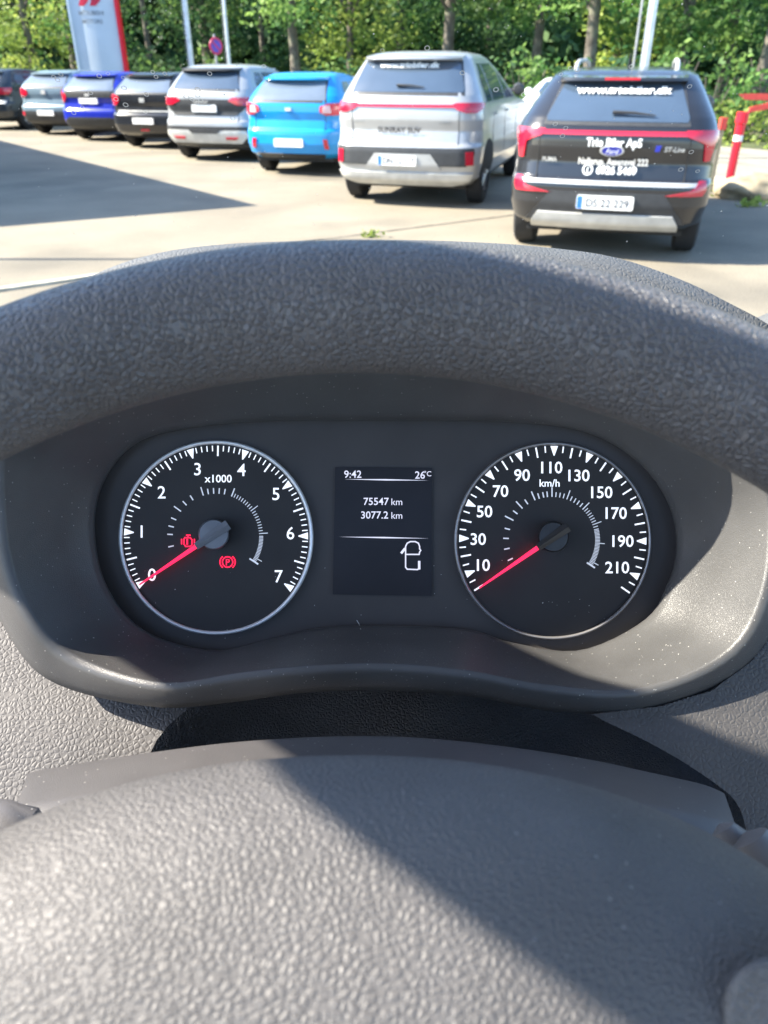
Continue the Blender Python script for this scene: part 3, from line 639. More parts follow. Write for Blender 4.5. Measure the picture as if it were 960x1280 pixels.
# --- grey-blue hatchback
s = car('grey_hatchback', rear_at(55, 166, 1.75, .02), HEAD, 1.47, 1.75, 4.1, 1.08, M['greyblue'], 'grey-blue hatchback with red round lamps second from the left end of the row', 'car', wheels_r=.31); r_ = s.root
rear_glass(s, .62, .54, 1.10, 1.35, 'glasspale'); spoiler(s, M['greyblue'], .58, 1.39, .14)
for sd in (-1, 1):
    rows = [(.88, .60, .86), (.94, .50, .95), (1.03, .52, .98), (1.07, .62, .92)]
    s.patch('tail_light', rows if sd > 0 else [(z, -b_, -a_) for z, a_, b_ in rows], M['tail'], r_, .018, .03)
    rows = [(.46, .66, .78), (.54, .66, .78)]; s.patch('reflector', rows if sd > 0 else [(z, -b_, -a_) for z, a_, b_ in rows], M['tail'], r_, .018, .03, nz=3, nu=5)
s.patch('bumper', [(.27, -.76, .76), (.5, -.84, .84), (.56, -.80, .80)], M['blackplastic'], r_, .012, .03, nu=30)
s.fplate(r_, 0, .52, .5, .12, '', eu=False, d=.022); s.patch('emblem', [(.94, -.06, .06), (1.03, -.06, .06)], M['alloy'], r_, .02, .02, nz=3, nu=6)

# --- dark car at the end
s = car('dark_hatchback', rear_at(-22, 160, 1.8, .0), HEAD, 1.5, 1.8, 4.3, 1.08, M['dark'], 'dark car with shiny roof cut by the left edge of the view', 'car'); r_ = s.root
rear_glass(s, .64, .56, 1.10, 1.36); spoiler(s, M['dark'], .58, 1.40, .14)
for sd in (-1, 1):
    rows = [(.88, .62, .86), (.96, .56, .98), (1.04, .60, .98)]; s.patch('tail_light', rows if sd > 0 else [(z, -b_, -a_) for z, a_, b_ in rows], M['tail'], r_, .018, .03)
s.patch('chrome_strip', [(.66, -.78, .78), (.74, -.80, .80)], M['alloy'], r_, .012, .02, nz=3, nu=24); s.fplate(r_, 0, .86, .5, .12, '', eu=False, d=.022)

# --- white car beyond, facing the row
s = car('white_car', (4.55, 20.6), 197, 1.36, 1.76, 4.2, .98, M['whitepaint'], 'low white car facing this way in the gap between the silver and black cars', 'car', group=None, wheels_r=.31); r_ = s.root
for sd in (-1, 1): s.patch('headlight', [(.68, sd * .5 - .12, sd * .5 + .12), (.80, sd * .56 - .14, sd * .56 + .14)], M['glasspale'], r_, .03, .03, fn=s.front)
s.patch('grille', [(.42, -.42, .42), (.60, -.46, .46)], M['blackplastic'], r_, .02, .03, fn=s.front)

# ================================================================ STREET FURNITURE
q = at(131, 27.0); root = empty('pylon_sign', q, 0, 'tall white pylon sign with red right edge and red emblem at the top', 'sign')
hw, hp = .74, 5.0; rows = []
for z in (0, .6, 1.5, 2.5, 3.5, hp):
    rows.append([(x, -.16 * math.cos(x / hw * 1.15) + .06, z) for x in np.linspace(-hw, hw - .14, 15)] + [(x, .22 * math.cos(x / hw * 1.15), z) for x in np.linspace(hw - .14, -hw, 15)])
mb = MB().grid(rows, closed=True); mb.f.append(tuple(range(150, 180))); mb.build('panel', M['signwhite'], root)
MB().box((hw - .08, .03, hp / 2), (.09, .26, hp)).build('red_edge', M['redpaint'], root, False)
MB().box((-hw - .02, .03, hp / 2), (.05, .2, hp)).build('lit_edge', M['white'], root, False)  # sunlit left bevel put in as a strip of whiter paint
def sgn(x, z): return (x, -.16 * math.cos(x / hw * 1.15) + .045, z)
mb = MB()
for cx, cz, rot in ((-.27, 3.21, 0), (.07, 3.21, 0), (-.1, 3.48, 0)):
    mb.add([sgn(cx - .17, cz - .14), sgn(cx - .0, cz - .14), sgn(cx + .17, cz + .0), sgn(cx, cz + .14), sgn(cx - .085, cz + .05)], [(0, 1, 2, 3, 4)])
mb.build('emblem', M['signlogo'], root, False)
for wd_, z, sz in (('MITSUBISHI', 2.90, .15), ('MOTORS', 2.69, .15)):
    v, f = text2d(wd_, sz, .01); mk('lettering', [sgn(x - .1, z + y) for x, y in v], f, M['signtext'], root, False)
def pole(px, Y, r, h, label, halyard=None):
    root = empty('flagpole', at(px, Y), 0, label, 'flagpole', 'white flagpoles in front of the trees')
    MB().tube([(0, 0, 0), (0, 0, h * .5), (0, 0, h)], [r, r * .9, r * .6], 14).build('pole', M['steel'], root)
    MB().lathe([(.001, h + .12), (r * .8, h + .08), (r, h), (.001, h - .02)], (0, 0, 0), (0, 0, 1), 12).build('finial', M['steel'], root)
    MB().lathe([(r * 2.4, 0), (r * 2.4, .03), (r * 1.2, .05)], (0, 0, 0), (0, 0, 1), 14).build('foot_plate', M['galv'], root)
    if halyard: MB().tube([(-r - halyard, -.03, .9), (-r - halyard, -.03, h * .98)], .02 if halyard > .1 else .008, 6).build('halyard', M['galv'], root)
pole(240.5, 27, .085, 9, 'white flagpole right of the dark leafy tree, rising above the pale silver crossover', .02)
pole(287.5, 28, .06, 9, 'thinner white flagpole right beside the round road sign', .03)
pole(803.5, 16.5, .085, 9, 'thick white flagpole rising above the middle of the black crossover roof', .13)
root = empty('road_sign', at(272, 24.5), .75, 'round blue road sign with red rim on a grey post beside the thin flagpole', 'sign')
MB().tube([(0, 0, 0), (0, 0, 2.3)], .03, 10).build('post', M['galv'], root)
zc = 2.02
dk = MB().lathe([(.001, -.05), (.155, -.05), (.158, -.045)], (0, 0, zc), (0, 1, 0), 28).build('disc', M['signblue'], root)
MB().lathe([(.15, -.055), (.205, -.055), (.21, -.04), (.205, -.03)], (0, 0, zc), (0, 1, 0), 28).build('rim', M['signred'], dk)
mb = MB(); mb.add([(-.11, -.056, zc + .14), (-.14, -.056, zc + .11), (.11, -.056, zc - .14), (.14, -.056, zc - .11)], [(0, 1, 2, 3)]); mb.build('slash', M['signred'], dk, False)
MB().lathe([(.205, -.028), (.001, -.026)], (0, 0, zc), (0, 1, 0), 28).build('back_plate', M['galv'], dk)
b0 = on_ground(910, 233); root = empty('marker_post', (b0[0], b0[1], 0), 0, 'red marker post with a white band at the edge of the lot', 'post')
MB().tube([(0, 0, 0), (0, 0, .62)], .06, 14).build('lower_tube', M['redpaint'], root)
MB().tube([(0, 0, .62), (0, 0, .70)], .064, 14).build('white_band', M['white'], root)
mb = MB().tube([(0, 0, .70), (0, 0, .84), (0, 0, .86), (0, 0, 1.0)], [.066, .066, .085, .085], 14); mb.build('upper_tube', M['redpaint'], root)
MB().lathe([(.14, .0), (.14, .04), (.07, .07)], (0, 0, 0), (0, 0, 1), 16).build('foot', M['kerb'], root)
b0 = on_ground(887, 238); root = empty('wooden_stake', (b0[0], b0[1], 0), 0, 'thin wooden stake with a red top behind the right side of the black crossover', 'stake')
MB().box((0, 0, .40), (.05, .05, .80)).build('shaft', M['wood'], root, False); MB().box((0, 0, .875), (.085, .085, .15)).build('red_top', M['orange'], root, False)
root = empty('barrier', (6.9, 15.2, 0), .1, 'red barrier boards on a post at the right edge', 'barrier')
MB().box((.12, 0, .62), (.09, .09, 1.24)).build('post', M['galv'], root, False)
mb = MB(); mb.add([(x, y, 1.10 + z + .02 * (x < -.5)) for x, z in ((-.80, .03), (-.66, -.055), (.3, -.06), (.3, .05), (-.5, .06)) for y in (-.075, -.05)], [(0, 2, 4, 6, 8), (9, 7, 5, 3, 1), (0, 1, 3, 2), (2, 3, 5, 4), (4, 5, 7, 6), (6, 7, 9, 8), (8, 9, 1, 0)]); mb.build('board', M['orange'], root, False)
mb = MB(); mb.add([(x, y, z) for x, z in ((-.56, .86), (-.30, .90), (.3, 1.02), (.3, 1.12), (-.52, .95)) for y in (-.04, -.015)], [(0, 2, 4, 6, 8), (9, 7, 5, 3, 1), (0, 1, 3, 2), (2, 3, 5, 4), (4, 5, 7, 6), (6, 7, 9, 8), (8, 9, 1, 0)]); mb.build('board', M['orange'], root, False)
# boulder
bm = bmesh.new(); bmesh.ops.create_icosphere(bm, subdivisions=4, radius=1)
from mathutils import noise as mnoise
for v_ in bm.verts:
    n = mnoise.noise(v_.co * 1.6) * .22 + mnoise.noise(v_.co * 5) * .07; v_.co *= 1 + n; v_.co = Vector((v_.co.x * .5, v_.co.y * .36, v_.co.z * .22 + .10))
me = bpy.data.meshes.new('boulder'); bm.to_mesh(me); bm.free(); me.materials.append(M['boulder']); me.polygons.foreach_set('use_smooth', [True] * len(me.polygons))
o = link(bpy.data.objects.new('boulder', me)); b0 = on_ground(948, 250); o.location = (b0[0], b0[1] + .2, 0); tag(o, 'tan boulder at the right edge beside the red marker post', 'rock')
for px, py, sc, lab in ((905, 246, .5, 'small weed at the foot of the red marker post'), (940, 258, .45, 'weed growing in front of the tan boulder'), (466, 296, .32, 'yellow-green weed in the lot behind the steering wheel rim'), (872, 240, .5, 'weed beside the right wheel of the black crossover')):
    c_ = on_ground(px, py); q_ = random.Random(px); root = empty('weed', (c_[0], c_[1], 0), 0, lab, 'weed')
    leaf_cloud('leaves', [(q_.uniform(-.3, .3) * sc, q_.uniform(-.2, .2) * sc, .08 * sc) for _ in range(7)], [.22 * sc] * 7, 700, .06 * sc + .012, M['leafyellow'], root, .8, px)
    MB().tube([(0, 0, 0), (.02, 0, .2 * sc)], .006, 5).build('stem', M['leafdark'], root)
root = empty('shadow_pole', (-10.6, 7.5, 0), 0, 'unseen grey pole added at left to cast a thin shadow line', 'added pole')  # unseen pole, added only to throw the thin shadow line on the lot
MB().tube([(0, 0, 0), (0, 0, 7)], [.06, .035], 10).build('mast', M['galv'], root); MB().box((.35, 0, 7.03), (.8, .2, .08)).build('pole_head', M['galv'], root, False)

# ================================================================ THE VAN: body, dashboard, column, wheel
# --- windscreen and left pillar (the pillar throws the band of shade over the wheel)
def ws(x, z): return (x, .40 + (1.87 - z) / 1.5 - .06 * (x / .7) ** 2, z)
body = empty('van_body', (0, .5, 1.2), 0, 'front of the van around the viewer, dusty clear windscreen with dried water spots', 'van'); ob = (0, .5, 1.2)
rows = [[ws(x, z) for x in np.linspace(-.68, .95, 18)] for z in np.linspace(1.22, 2.16, 10)]
pane = MB().grid(rows).build('windscreen', M['pane'], body, org=ob)
PX = -.55
def band(z, f):                                        # rear and front line of the pillar as seen from the side
    a_ = float(np.interp(z, (1.2, 1.713, 1.737, 1.80, 1.815, 1.912, 1.933, 1.951, 1.96, 2.2), (.75, .286, .262, .215, .202, .12, .10, .08, .07, -.17)))
    b_ = float(np.interp(z, (1.2, 1.858, 1.879, 1.894, 1.93, 1.98, 2.035, 2.055, 2.076, 2.2), (.87, .300, .277, .262, .243, .220, .194, .180, .170, .11)))
    return a_ + (b_ - a_) * f
rows = []
for z in np.linspace(1.28, 2.2, 24):
    y0, y1 = band(z, 0), band(z, 1); w_ = y1 - y0
    rows.append([(PX - .02, y0 + .008, z), (PX + .012, y0, z), (PX + .035, y0 + w_ * .4, z), (PX + .012, y1, z), (PX - .02, y1 - .008, z), (PX - .045, y0 + w_ * .5, z)])
MB().grid(rows, closed=True).build('pillar', M['pillar'], body, org=ob)
MB().box((.27, -.18, 2.20), (1.75, .82, .05)).build('roof', M['pillar'], body, False, org=ob)
MB().box((.27, -.05, .52), (1.75, 2.0, .06)).build('floor', M['boot'], body, False, org=ob)
for x, nm in ((-.66, 'door'), (1.16, 'door')): MB().box((x, -.05, .86), (.07, 1.5, .64)).build(nm, M['dash'], body, False, org=ob)
seat = empty('driver_seat', (0, -.5, .55), 0, 'dark fabric driver seat behind the viewer', 'seat'); osx = (0, -.5, .55)
def cushion(c, d, name, tilt=0.0):
    rows = []
    for k in range(13):
        t = math.pi * k / 12; rr = max(.001, math.sin(t)) ** .35; h = -math.cos(t)
        rows.append([(c[0] + d[0] / 2 * rr * math.copysign(abs(math.cos(a_)) ** .5, math.cos(a_)), c[1] + d[1] / 2 * rr * math.copysign(abs(math.sin(a_)) ** .5, math.sin(a_)) - tilt * h * d[2] / 2, c[2] + d[2] / 2 * h) for a_ in np.linspace(0, 2 * math.pi, 33)[:-1]])
    return MB().grid(rows, closed=True).build(name, M['boot'], seat, sharp=0, org=osx)
cushion((0, -.55, 1.0), (.52, .16, .74), 'backrest', .22); cushion((0, -.72, 1.5), (.28, .1, .2), 'headrest'); cushion((0, -.28, .72), (.52, .52, .16), 'seat_cushion')
# spots and specks of dirt on the glass
def on_ws(px, py, lift=.002):
    d = ray(px, py); lo, hi = .2, 1.6
    for _ in range(40):
        m_ = (lo + hi) / 2; p = EYE + d * m_
        if p[1] < ws(p[0], p[2])[1] - lift: lo = m_
        else: hi = m_
    return EYE + d * lo
mbs, mbd = MB(), MB()
nx_, nu_ = np.array([1., 0, 0]), np.array([0, -.55, .83]); nu_ /= np.linalg.norm(nu_)
RINGS = [(67, 96), (72, 100), (76, 93), (113, 116), (124, 95), (135, 92), (154, 97), (155, 110), (191, 90), (195, 96), (233, 121), (240, 124), (247, 119), (251, 126), (92, 141), (103, 134), (145, 124), (157, 131), (262, 92), (291, 148), (183, 118), (478, 63), (534, 60), (578, 91), (713, 85), (701, 93), (722, 87), (862, 108), (694, 155), (703, 170), (707, 160), (851, 212), (872, 214), (864, 190), (789, 83), (655, 118), (620, 112), (29, 121), (182, 140), (206, 92), (247, 112), (330, 83)]
q_ = random.Random(3)
for px, py in RINGS:
    c_ = on_ws(px, py); r = q_.uniform(.0013, .002); mbs.grid([[c_ + (nx_ * math.cos(t) + nu_ * math.sin(t) * .9) * rr for t in np.linspace(0, 2 * math.pi, 13)] for rr in (r, r * .72)])
for k in range(230):
    px, py = q_.uniform(-20, 980), q_.uniform(-10, 330); c_ = on_ws(px, py); r = q_.uniform(.00015, .00042) * (1.8 if q_.random() < .08 else 1)
    mbd.add([c_ + (nx_ * math.cos(t) + nu_ * math.sin(t)) * r for t in np.linspace(0, 2 * math.pi, 7)[:-1]], [tuple(range(6))])
tag(mbs.build('water_spots', M['dustfleck'], pane, False, org=ob), kind='stuff'); tag(mbd.build('dust', M['dustfleck'], pane, False, org=ob), kind='stuff')

# --- dashboard
OD = tuple(P(480, 760, .42)); dash = empty('dashboard', OD, 0, 'grey dashboard with two round dials and a small screen under a curved hood', 'dashboard')
NL = 120
def loop(pts, z=None): return [P(p[0], p[1], p[2] if z is None else z) for p in spline(pts, NL, True)]
FAC = [(480, 525), (640, 527), (735, 540), (800, 578), (838, 630), (848, 685), (836, 732), (808, 776), (727, 814), (640, 804), (585, 788), (480, 783), (400, 786), (340, 799), (265, 814), (180, 790), (132, 735), (116, 665), (126, 605), (165, 556), (225, 536), (330, 526)]
LIP = [(480, 372, 0.315), (640, 385, 0.315), (760, 410, 0.320), (860, 450, 0.325), (925, 510, 0.328), (962, 620, 0.343), (957, 735, 0.342), (912, 815, 0.345), (800, 862, 0.346), (680, 857, 0.346), (585, 840, 0.346), (480, 831, 0.346), (385, 834, 0.346), (300, 842, 0.346), (200, 854, 0.346), (95, 822, 0.356), (42, 775, 0.353), (8, 690, 0.349), (2, 560, 0.338), (30, 490, 0.323), (110, 420, 0.318), (290, 378, 0.315)]
OUTL = [(480, 336, 0.323), (650, 346, 0.323), (785, 372, 0.329), (890, 415, 0.336), (955, 480, 0.338), (992, 610, 0.358), (985, 740, 0.360), (930, 838, 0.360), (805, 889, 0.357), (690, 889, 0.357), (590, 871, 0.357), (480, 863, 0.357), (380, 866, 0.357), (290, 878, 0.357), (195, 884, 0.357), (75, 857, 0.368), (18, 806, 0.368), (-28, 700, 0.365), (-38, 560, 0.353), (-8, 470, 0.338), (90, 390, 0.331), (280, 342, 0.324)]
fac = loop(FAC, .402); fac2 = loop(FAC, .392)
lip, outl = loop(LIP), loop(OUTL)
def mix(A, B, t): return [a_ + (b_ - a_) * t for a_, b_ in zip(A, B)]
def push(A, d, up=0.0): return [a_ + CF * d + CU * up for a_ in A]
mid1 = push(mix(lip, fac2, .55), .006)
near = [np.array(a_) + (np.array(c_) - np.array(a_)) * .0 for a_, c_ in zip(lip, fac2)]
soft = push(mix(lip, mid1, .10), -.0012)
edge = push(mix(lip, outl, .28), -.0025); edge2 = push(mix(lip, outl, .75), -.001)
back = push(mix(outl, lip, .06), .014)
MB().grid([back, outl, edge2, edge, lip, soft, mid1, mix(mid1, fac2, .8), fac2, push(fac2, .003), fac], closed=True, flip=True).build('dial_surround', M['bezel'], dash, sharp=0, org=OD)
mk('fascia', fac, [tuple(range(NL))[::-1]], M['fascia'], dash, False, org=OD)
# hood over the dials, running forward to the windscreen
HT = [(-80, 520, .36), (-40, 455, .335), (30, 395, .33), (105, 349, .335), (190, 318, .34), (300, 304, .344), (480, 300, .345), (600, 303, .345), (690, 310, .344), (770, 322, .342), (850, 349, .34), (910, 378, .338), (965, 409, .337), (1010, 455, .345), (1050, 560, .36)]
HF = [(-100, 560, 0.368), (-50, 480, 0.346), (25, 425, 0.334), (100, 383, 0.327), (185, 358, 0.323), (295, 342, 0.321), (480, 335, 0.320), (600, 339, 0.320), (690, 350, 0.321), (765, 366, 0.324), (842, 395, 0.328), (900, 425, 0.332), (958, 462, 0.341), (1005, 520, 0.354), (1040, 600, 0.366)]
n_ = 60; ht = [P(*p) for p in spline(HT, n_)]; hf = [P(*p) for p in spline(HF, n_)]
hm = [(a_ + b_) / 2 + CU * .003 for a_, b_ in zip(ht, hf)]
MB().grid([[p + CF * .03 - CU * .006 for p in hf], hf, [h + CU * .0008 for h in mix(hf, ht, .06)], hm, ht, [p + np.array([0, .018, -.0048]) for p in ht], [p + np.array([0, .06, -.021]) for p in ht], [p + np.array([0, .14, -.055]) for p in ht], [p + np.array([0, .15, -.13]) for p in ht]]).build('dial_hood', M['cowl'], dash, sharp=0, org=OD)
# dash top, low in front
rows = [[(x, y, z - .02 * abs(x)) for x in np.linspace(-.62, 1.12, 30)] for y, z in ((.50, .60), (.42, .90), (.362, 1.20), (.352, 1.30), (.358, 1.335), (.39, 1.358), (.46, 1.362), (.55, 1.355), (.66, 1.32), (.74, 1.25))]
MB().grid(rows, flip=True).build('dash_top', M['dash'], dash, sharp=0, org=OD)
prof = spline([(.42, .62), (.30, .90), (.215, 1.10), (.197, 1.20), (.21, 1.275), (.26, 1.315), (.325, 1.342), (.40, 1.352)], 30)
rows = [[(x, y_ + .05 * max(0, (x - .95) / .2) ** 2, z_) for y_, z_ in prof] for x in np.linspace(.235, 1.12, 24)]
MB().grid(rows).build('passenger_dash', M['dash'], dash, sharp=0, org=OD)
rows = []
for k in range(15):
    e = math.pi / 2 * k / 14; r = max(.001, math.cos(e)) ** .6; h = 1.335 + .113 * math.sin(e)
    rows.append([(.425 + .19 * r * math.copysign(abs(math.cos(a_)) ** .7, math.cos(a_)), .57 + .085 * r * math.copysign(abs(math.sin(a_)) ** .7, math.sin(a_)), h) for a_ in np.linspace(0, 2 * math.pi, 49)[:-1]])
MB().grid(rows, closed=True).build('dash_pod', M['cowl'], dash, sharp=0, org=OD)
# dash panels left and right of the column, boot between
def xs_row(xl, xr, y, z, n=16, roll=0, curl=.0):
    out = []
    for t in np.linspace(0, 1, n):
        k = (t if roll > 0 else 1 - t) if roll else 0; dz = curl * max(0, (k - .93) / .07) ** 2; out.append(P(xl + (xr - xl) * t, y, z + dz))
    return out
LP_ = [(770, -190, 130, .405), (800, -190, 150, .398), (840, -190, 215, .390), (868, -190, 250, .384), (885, -190, 236, .380), (905, -190, 212, .376), (925, -190, 196, .372), (945, -190, 186, .369), (975, -190, 182, .364), (1030, -190, 184, .355), (1120, -190, 190, .34)]
MB().grid([xs_row(a_, b_, y, z, 40, 1) for y, a_, b_, z in LP_]).build('dash_panel', M['dash'], dash, org=OD)
RP_ = [(790, 870, 1190, 0.3595), (830, 800, 1190, 0.3570), (862, 736, 1190, 0.3555), (882, 730, 1190, 0.3540), (897, 748, 1190, 0.3525), (925, 805, 1190, 0.3485), (950, 850, 1190, 0.3465), (975, 888, 1190, 0.3445), (1000, 918, 1190, 0.3425), (1030, 931, 1190, 0.3395), (1070, 936, 1190, 0.3355), (1140, 940, 1190, 0.3275)]
rows = []
for y, a_, b_, z in [tuple(q) for q in spline(RP_, 110)]:
    xb = float(np.interp(y, (790, 830, 862, 882, 892), (968, 935, 890, 825, 740)))
    rows.append([P(x, y, z + (.04 * min(1, max(0, (xb - x) / 45)) if y < 893 else 0)) for x in np.linspace(a_, b_, 160)])
MB().grid(rows).build('dash_panel', M['dash'], dash, org=OD)
rows = []
for y, z in ((820, .45), (860, .435), (890, .425), (930, .412), (980, .39), (1060, .37)):
    rows.append([P(x, y + .00004 * (x - 500) ** 2, z + .012 * math.sin(x * .02) * .3 + .003 * math.sin(x * .045 + y * .05)) for x in np.linspace(120, 1010, 60)])
MB().grid(rows).build('column_boot', M['boot'], dash, org=OD)
mb = MB(); mb.add([P(x, y, z) for x, y, z in ((-160, 720, .42), (60, 730, .42), (60, 800, .41), (30, 812, .405), (-160, 800, .40))], [(0, 1, 2, 3, 4)]); mb.build('air_vent', M['underbody'], dash, False, org=OD)

# dials. Drawn in photo pixels at the dial plane
ZD = .4005
def dial(name, cx, cy, r, ringmat, ring_w):
    pts = [P(cx + math.cos(t) * r, cy - math.sin(t) * r, ZD) for t in np.linspace(0, 2 * math.pi, 73)[:-1]]
    f_ = mk(name, pts, [tuple(range(72))], M['gauge'], dash, False, org=OD)
    rows = [[P(cx + math.cos(t) * rr, cy - math.sin(t) * rr, z) for t in np.linspace(0, 2 * math.pi, 97)[:-1]] for rr, z in ((r - ring_w, ZD - .0003), (r - ring_w * .8, ZD - .0022), (r - ring_w * .3, ZD - .003), (r, ZD - .0024), (r + ring_w * .25, ZD + .002))]
    MB().grid(rows, closed=True).build('dial_ring', ringmat, f_, sharp=0, org=OD)
    return f_
class Ink(MB):
    z = ZD - .0006
    def pix(s, v, f): return s.add([P(x, y, s.z) for x, y in v], f)
    def bar(s, cx, cy, a_, r0, r1, w):
        c, n = math.cos(a_), math.sin(a_); return s.pix([(cx + c * r + n * k, cy - n * r + c * k) for r, k in ((r0, -w / 2), (r1, -w / 2), (r1, w / 2), (r0, w / 2))], [(0, 1, 2, 3)])
    def tri(s, cx, cy, a_, r0, r1, w):
        c, n = math.cos(a_), math.sin(a_); return s.pix([(cx + c * r + n * k, cy - n * r + c * k) for r, k in ((r0, -w / 2), (r0, w / 2), (r1, .6), (r1, -.6))], [(0, 1, 2, 3)])
    def word(s, t, x, y, size, weight=.0, align='CENTER', st=1.0):
        v, f = text2d(t, size, weight, align); return s.pix([(x + a_ * st, y - b_) for a_, b_ in v], f)
    def path(s, pts, w):
        for (x0, y0), (x1, y1) in zip(pts, pts[1:]):
            dx, dy = x1 - x0, y1 - y0; l = math.hypot(dx, dy) or 1; ax, ay = -dy / l * w / 2, dx / l * w / 2; ex, ey = dx / l * w * .3, dy / l * w * .3
            s.pix([(x0 + ax - ex, y0 + ay - ey), (x1 + ax + ex, y1 + ay + ey), (x1 - ax + ex, y1 - ay + ey), (x0 - ax - ex, y0 - ay - ey)], [(0, 1, 2, 3)])
        return s
def needle(par, cx, cy, hx, hy, hr, hubm, x1, y1, tail, redfrom, shaftm):
    z0, z1 = ZD - .001, ZD - .009
    hp = [(hr * 1.02, z0), (hr, z1 + .002), (hr * .93, z1), (.01, z1 - .0004)]
    mb = MB().grid([[P(hx + math.cos(t) * r, hy - math.sin(t) * r, z) for t in np.linspace(0, 2 * math.pi, 41)[:-1]] for r, z in hp], closed=True); mb.build('needle_hub', hubm, par, org=OD)
    dx, dy = x1 - hx, y1 - hy; l = math.hypot(dx, dy); ux, uy = dx / l, dy / l; nx, ny = -uy, ux
    def blade(a0, a1, w0, w1, zz):
        mb = MB(); top = [P(hx + ux * t + nx * k, hy + uy * t + ny * k, zz - (0 if k else .0012)) for t, w in ((a0, w0), (a1, w1)) for k in (-w, 0, w)]
        bot = [P(hx + ux * t + nx * k, hy + uy * t + ny * k, zz + .0012) for t, w in ((a0, w0), (a1, w1)) for k in (-w, w)]
        return mb.add(top + bot, [(0, 1, 4, 3), (1, 2, 5, 4), (0, 3, 8, 6), (2, 7, 9, 5), (3, 4, 5, 9, 8), (0, 6, 7, 2, 1)])
    blade(redfrom, l, 2.9, 1.0, z1 + .003).build('needle', M['red'], par, smooth=False, org=OD)
    mb = blade(-tail, redfrom, 6.5, 4.6, z1 - .0006); mb.build('needle_shaft', shaftm, par, smooth=False, org=OD)
# tachometer
tcx, tcy = 270, 672; T = dial('tachometer', tcx, tcy, 121, M['chrome'], 4.2)
ink = Ink()
for k in range(0, 71):
    a_ = rad(211.5 - 3.507 * k)
    if k % 10 == 0: ink.tri(tcx, tcy, a_, 115, 103, 9)
    elif k % 5 == 0: ink.bar(tcx, tcy, a_, 102, 115, 2.0)
    else: ink.bar(tcx, tcy, a_, 108, 115, 1.3)
ink.build('scale', M['print'], T, False, org=OD)
ink = Ink()
for t, x, y in (('0', 190, 718), ('1', 177, 664), ('2', 202, 615), ('3', 247, 586), ('4', 302, 587), ('5', 345, 617), ('6', 363, 666), ('7', 348, 720)): ink.word(t, x, y, 22, .006)
ink.word('x1000', 273, 598, 13.5, .012)
ink.build('numerals', M['print'], T, False, org=OD)
ink = Ink(); c0x, c0y = 270, 671
for k, a_ in enumerate((192, 177, 167, 157, 144, 133, 122, 107, 100, 93, 86, 79, 69)): ink.bar(c0x, c0y, rad(a_), 54, 61 + (4 if k in (4, 7, 12) else 0), 1.5)
for k in range(1, 29): ink.bar(c0x, c0y, rad(69 - k * 3.6), 54, 59 + (6 if k % 9 == 0 else 0), 1.0)
for k in range(19, 28): ink.bar(c0x, c0y, rad(69 - k * 3.6 - 1.8), 54, 59, .9)
ink.bar(c0x, c0y, rad(-33), 50, 63, 2)
ink.build('inner_scale', M['dimprint'], T, False, org=OD)
needle(T, tcx, tcy, 267, 668, 19, M['hub'], 174, 731, 22, 27, M['hub'])
ink = Ink(); ex, ey = 235, 677
ink.path([(ex - 4, ey - 5), (ex + 3, ey - 5), (ex + 5, ey - 2), (ex + 5, ey + 4), (ex + 3, ey + 6), (ex - 3, ey + 6), (ex - 5, ey + 3), (ex - 5, ey - 3), (ex - 4, ey - 5)], 1.5).path([(ex - 2, ey - 8), (ex + 3, ey - 8)], 1.5).path([(ex, ey - 8), (ex, ey - 5)], 1.5).path([(ex - 8, ey - 3), (ex - 8, ey + 3)], 1.5).path([(ex + 8, ey - 3), (ex + 8, ey + 5)], 1.5).path([(ex - 1, ey - 3), (ex - 1, ey + 3)], 2.2)
ink.build('engine_warning_light', M['warn'], T, False, org=OD)
ink = Ink(); ex, ey = 284.5, 702.5
ink.path([(ex + math.cos(t) * 6.5, ey + math.sin(t) * 6.5) for t in np.linspace(0, 2 * math.pi, 21)], 1.5).word('P', ex, ey, 11, .01)
for sg in (-1, 1): ink.path([(ex + sg * math.cos(t) * 9.6, ey + math.sin(t) * 9.0) for t in np.linspace(-.85, .85, 9)], 1.4)
ink.build('brake_warning_light', M['warn'], T, False, org=OD)
# speedometer
scx, scy = 691, 676; SD = dial('speedometer', scx, scy, 123, M['darkring'], 3.6)
ink = Ink(); scy2 = 674.5
for k in range(0, 45):
    v5 = k * 5; a_ = rad(213 - 1.126 * v5)
    if v5 % 20 == 10: ink.tri(scx, scy2, a_, 117, 105, 9.5)
    elif v5 % 10 == 0: ink.bar(scx, scy2, a_, 104, 117, 2.0)
    else: ink.bar(scx, scy2, a_, 109, 117, 1.6)
ink.build('scale', M['print'], SD, False, org=OD)
ink = Ink()
for t, x, y in (('10', 602.5, 706), ('30', 597.5, 673.5), ('50', 605.5, 639), ('70', 625.5, 613.5), ('90', 652.5, 593.5), ('110', 688, 584), ('130', 722, 594), ('150', 750.5, 615), ('170', 768.5, 641), ('190', 777, 676), ('210', 771.5, 709)): ink.word(t, x, y, 20.5, .012)
ink.word('km/h', 687, 603.5, 13, .012)
ink.build('numerals', M['print'], SD, False, org=OD)
ink = Ink(); c0x, c0y = 690, 675
for k, a_ in enumerate((205, 191, 178, 166, 153, 143, 133, 124, 113, 107, 101, 96, 90)): ink.bar(c0x, c0y, rad(a_), 54, 61 + (5 if k in (4, 6, 8, 12) else 0), 1.6)
for k in range(1, 10): ink.bar(c0x, c0y, rad(90 - k * 5), 54, 60 + (6 if k in (4, 9) else 0), 1.3)
for k in range(1, 23): ink.bar(c0x, c0y, rad(45 - k * 3.5), 54, 60 + (6 if k % 7 == 0 else 0), 1.05)
for k in range(9, 22): ink.bar(c0x, c0y, rad(45 - k * 3.5 - 1.75), 54, 60, .9)
ink.bar(c0x, c0y, rad(-33), 52, 64, 2)
